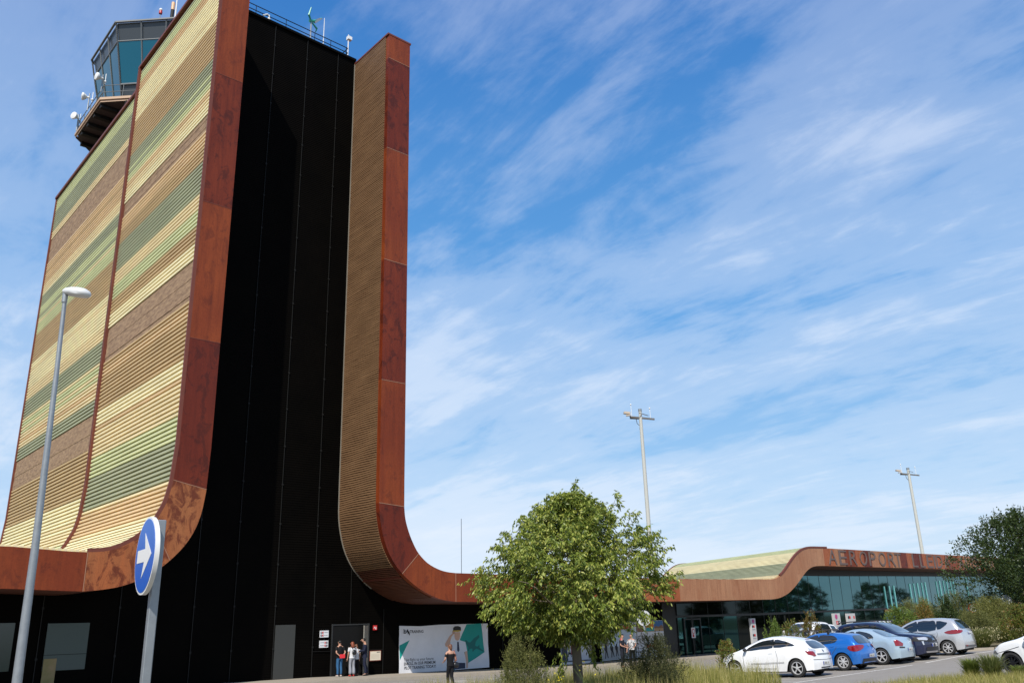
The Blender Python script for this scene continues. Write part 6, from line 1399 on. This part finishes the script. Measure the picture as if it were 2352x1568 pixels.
# --- planted strips: soil and grass
def blades(name, label, poly, n, h, m, wd=.012, lean=.35, clump=.0, hvar=.5, off=.08, seeds=None, headm=None):
    x0 = min(p[0] for p in poly); x1 = max(p[0] for p in poly); y0 = min(p[1] for p in poly); y1 = max(p[1] for p in poly); P = []
    while len(P) < n:
        x = rng.uniform(x0, x1); y = rng.uniform(y0, y1)
        if not inside((x, y), poly): continue
        c = mnoise.noise(Vector((x*.9, y*.9, 3)))
        if c < clump and rng.uniform() < .6: continue
        P.append((x, y, ground(x, y)+off, 1+.45*c+.35*mnoise.noise(Vector((x*2.5, y*2.5, 9)))))
    P = np.array(P); hh = h*P[:, 3]*rng.uniform(1-hvar, 1+hvar*.6, n); P = P[:, :3]
    a = rng.uniform(0, 2*math.pi, n); d = np.stack([np.cos(a), np.sin(a), np.zeros(n)], 1); s = np.stack([-np.sin(a), np.cos(a), np.zeros(n)], 1)
    l = (lean*rng.uniform(.2, 1.3, n)*hh)[:, None]; H_ = np.stack([np.zeros(n), np.zeros(n), hh], 1); w = wd*rng.uniform(.6, 1.3, n)[:, None]
    V = np.stack([P-s*w/2, P+s*w/2, P+H_*.55+d*l*.3+s*w*.4, P+H_*.55+d*l*.3-s*w*.4, P+H_+d*l, P+H_+d*l+s*w*.1], 1).reshape(-1, 3)
    b = np.arange(n)[:, None]*6; F = np.concatenate([b+[0, 1, 2, 3], b+[3, 2, 5, 4]], 0)
    o = raw(name, V, F, m); return tag(o, label, kind='stuff'), P, H_, d*l
GR1 = leaf_mat('dry_grass_blades', [(.16, .17, .03), (.27, .26, .055), (.42, .36, .11), (.55, .46, .2)], .35, .6)
GR2 = leaf_mat('green_grass_blades', [(.07, .10, .015), (.13, .17, .03), (.22, .24, .05)], .35, .6)
GR3 = leaf_mat('tussock_blades', [(.08, .11, .03), (.16, .18, .06), (.30, .28, .11)], .3, .6)
def strip_bed(name, poly, hk=.12):
    V, F = fill2d(poly, .8); mb = MB(); mb.add([(x, y, ground(x, y)+hk-.03) for x, y in V], F); tag(mb.build(name, SOIL), kind='structure')
    mb = MB(); n = len(poly)
    for i in range(n):
        a, b = Vector((*poly[i], 0)), Vector((*poly[(i+1) % n], 0)); k = max(1, int((b-a).length/1.0)); d = (b-a).normalized(); nr = Vector((d.y, -d.x, 0))*.13
        for j in range(k):
            p = a+(b-a)*(j+.01)/k; q = a+(b-a)*(j+.985)/k; c = [p, q, q+nr, p+nr]
            zz = [ground(v.x, v.y) for v in c]; hk_ = hk+rng.uniform(-.008, .008)
            mb.add([(v.x, v.y, z-.1) for v, z in zip(c, zz)]+[(v.x, v.y, z+hk_) for v, z in zip(c, zz)], [(4, 5, 6, 7), (0, 1, 5, 4), (1, 2, 6, 5), (2, 3, 7, 6), (3, 0, 4, 7)])
    return tag(mb.build('kerb', KERB), kind='structure')
MED = [(11.5, 13.4), (18, 13.4), (23.2, 14.6), (25.0, 16.6), (26.6, 19.6), (28.4, 22.4), (27.0, 23.4), (16, 22.6), (12.2, 21.0)]
strip_bed('verge', MED)
blades('verge_grass', 'long dry yellow-green grass filling the strip around the big tree', MED, 34000, .60, GR1, .011)
blades('verge_grass', 'shorter green grass mixed into the strip around the big tree', MED, 16000, .42, GR2, .012, off=.07)
BEDB = [(28.6, 22.4), (46, 22.8), (46, 25.2), (28.6, 25.0)]
strip_bed('verge', BEDB)
BEDR = [(44.5, 19.6), (46.3, 17.4), (47.6, 16.2), (50, 13), (70, 10), (80, 20), (64, 26), (46.2, 25.5)]
strip_bed('verge', BEDR)
def tussock(x, y, h, w, m, n, label, z0=.08, lean=.5, seed=True):
    z = ground(x, y)+z0; t = thing('ornamental_grass', label, 'grass tuft', (x, y, z), 0, 'ornamental grass tufts'); a = rng.uniform(0, 2*math.pi, n); r = w*.22*rng.uniform(0, 1, n)**.5
    P = np.stack([np.cos(a)*r, np.sin(a)*r, np.zeros(n)], 1); d = np.stack([np.cos(a+rng.normal(0, .5, n)), np.sin(a+rng.normal(0, .5, n)), np.zeros(n)], 1); s = np.stack([-d[:, 1], d[:, 0], np.zeros(n)], 1)
    hh = h*rng.uniform(.3, 1.15, n); f = rng.uniform(.1, 1, n)*w*.5
    pts = [P+d*(f*q**1.8)[:, None]+np.stack([np.zeros(n), np.zeros(n), hh*(q-.18*q**3)], 1) for q in (np.zeros(n)+v for v in (0, .4, .75, 1))]
    ws = [.011, .010, .007, .002]; V = np.stack([p+s*w_*sg for p, w_ in zip(pts, ws) for sg in (-1, 1)], 1).reshape(-1, 3); b = np.arange(n)[:, None]*8
    F = np.concatenate([b+[0, 1, 3, 2], b+[2, 3, 5, 4], b+[4, 5, 7, 6]], 0); raw('blades', V, F, m, t)
    if seed:
        k = n//4; leaves('seed_heads', pts[3][:k*1], d[:k]*.3+np.array([0, 0, 1.]), .10, .03, STRAW, t, .4)
    return t
STRAW = leaf_mat('straw_seed_heads', [(.45, .38, .18), (.62, .54, .30), (.72, .66, .42)], .3, .7)
tussock(47.4, 18.4, 1.0, 1.6, GR3, 1600, 'wide straw-topped grass tuft behind the kerb beside the silver people carrier')
tussock(48.9, 17.4, .9, 1.8, GR3, 1600, 'second straw-topped grass tuft, nearer the right edge behind the kerb')
# foreground edge at the lower right
FED = [(20, 12.3), (24.5, 12.1), (26.3, 11.3), (27.2, 10.4), (27.7, 9.3), (28.0, 8.0), (28.3, 6), (24, 3), (12, 3), (14, 8)]
strip_bed('verge', FED, .10)
blades('foreground_grass', 'sparse short dry grass along the lower right edge of the car park', [(21, 12.1), (24.4, 12.0), (26.2, 11.2), (27.1, 10.3), (27.6, 9.2), (27.6, 8), (22, 8.5)], 9000, .20, GR1, .008)
def Gp(x, y): return x, y
tussock(26.75, 10.75, .62, .60, GR2, 900, 'leftmost green grass tuft in front of the white hatchback with black wheels', seed=False)
tussock(26.6, 10.15, .72, .75, GR3, 900, 'green grass tuft overlapping the black front wheel of the white hatchback', seed=False)
tussock(27.1, 9.6, .36, .6, GR2, 500, 'small grass tuft at the lower right corner of the photo', seed=False)
for k, (x, y, h) in enumerate(((15.9, 16.4, .9), (16.6, 16.1, 1.1), (18.6, 16.7, .8))):
    t = thing('wild_flower', ['yellow flowered weed left of the big tree trunk, farther from it', 'taller yellow flowered weed right beside the big tree trunk', 'yellow flowered weed between the big tree trunk and the dark spiky shrub'][k], 'flower', (x, y, ground(x, y)+.1), 0, 'yellow flowered weeds in the grass strip'); mb = MB()
    for j in range(4): mb.tube([(0, 0, 0), (rng.normal(0, .08), rng.normal(0, .08), h*.6), (rng.normal(0, .18), rng.normal(0, .18), h*rng.uniform(.8, 1.1))], [.006, .005, .003], 4)
    mb.build('stem', mat('weed_green', (.12, .17, .04), .7), t); q = np.array([mb.v[i] for i in range(8, len(mb.v), 12)]); 
    fl = leaves('flowers', np.repeat(np.array([(rng.normal(0, .14), rng.normal(0, .14), h*rng.uniform(.75, 1.05)) for _ in range(9)]), 4, 0), rng.normal(0, 1, (36, 3)), .035, .03, mat('yellow_petals', (.75, .6, .02), .6), t, .5); fl['kind'] = 'stuff'
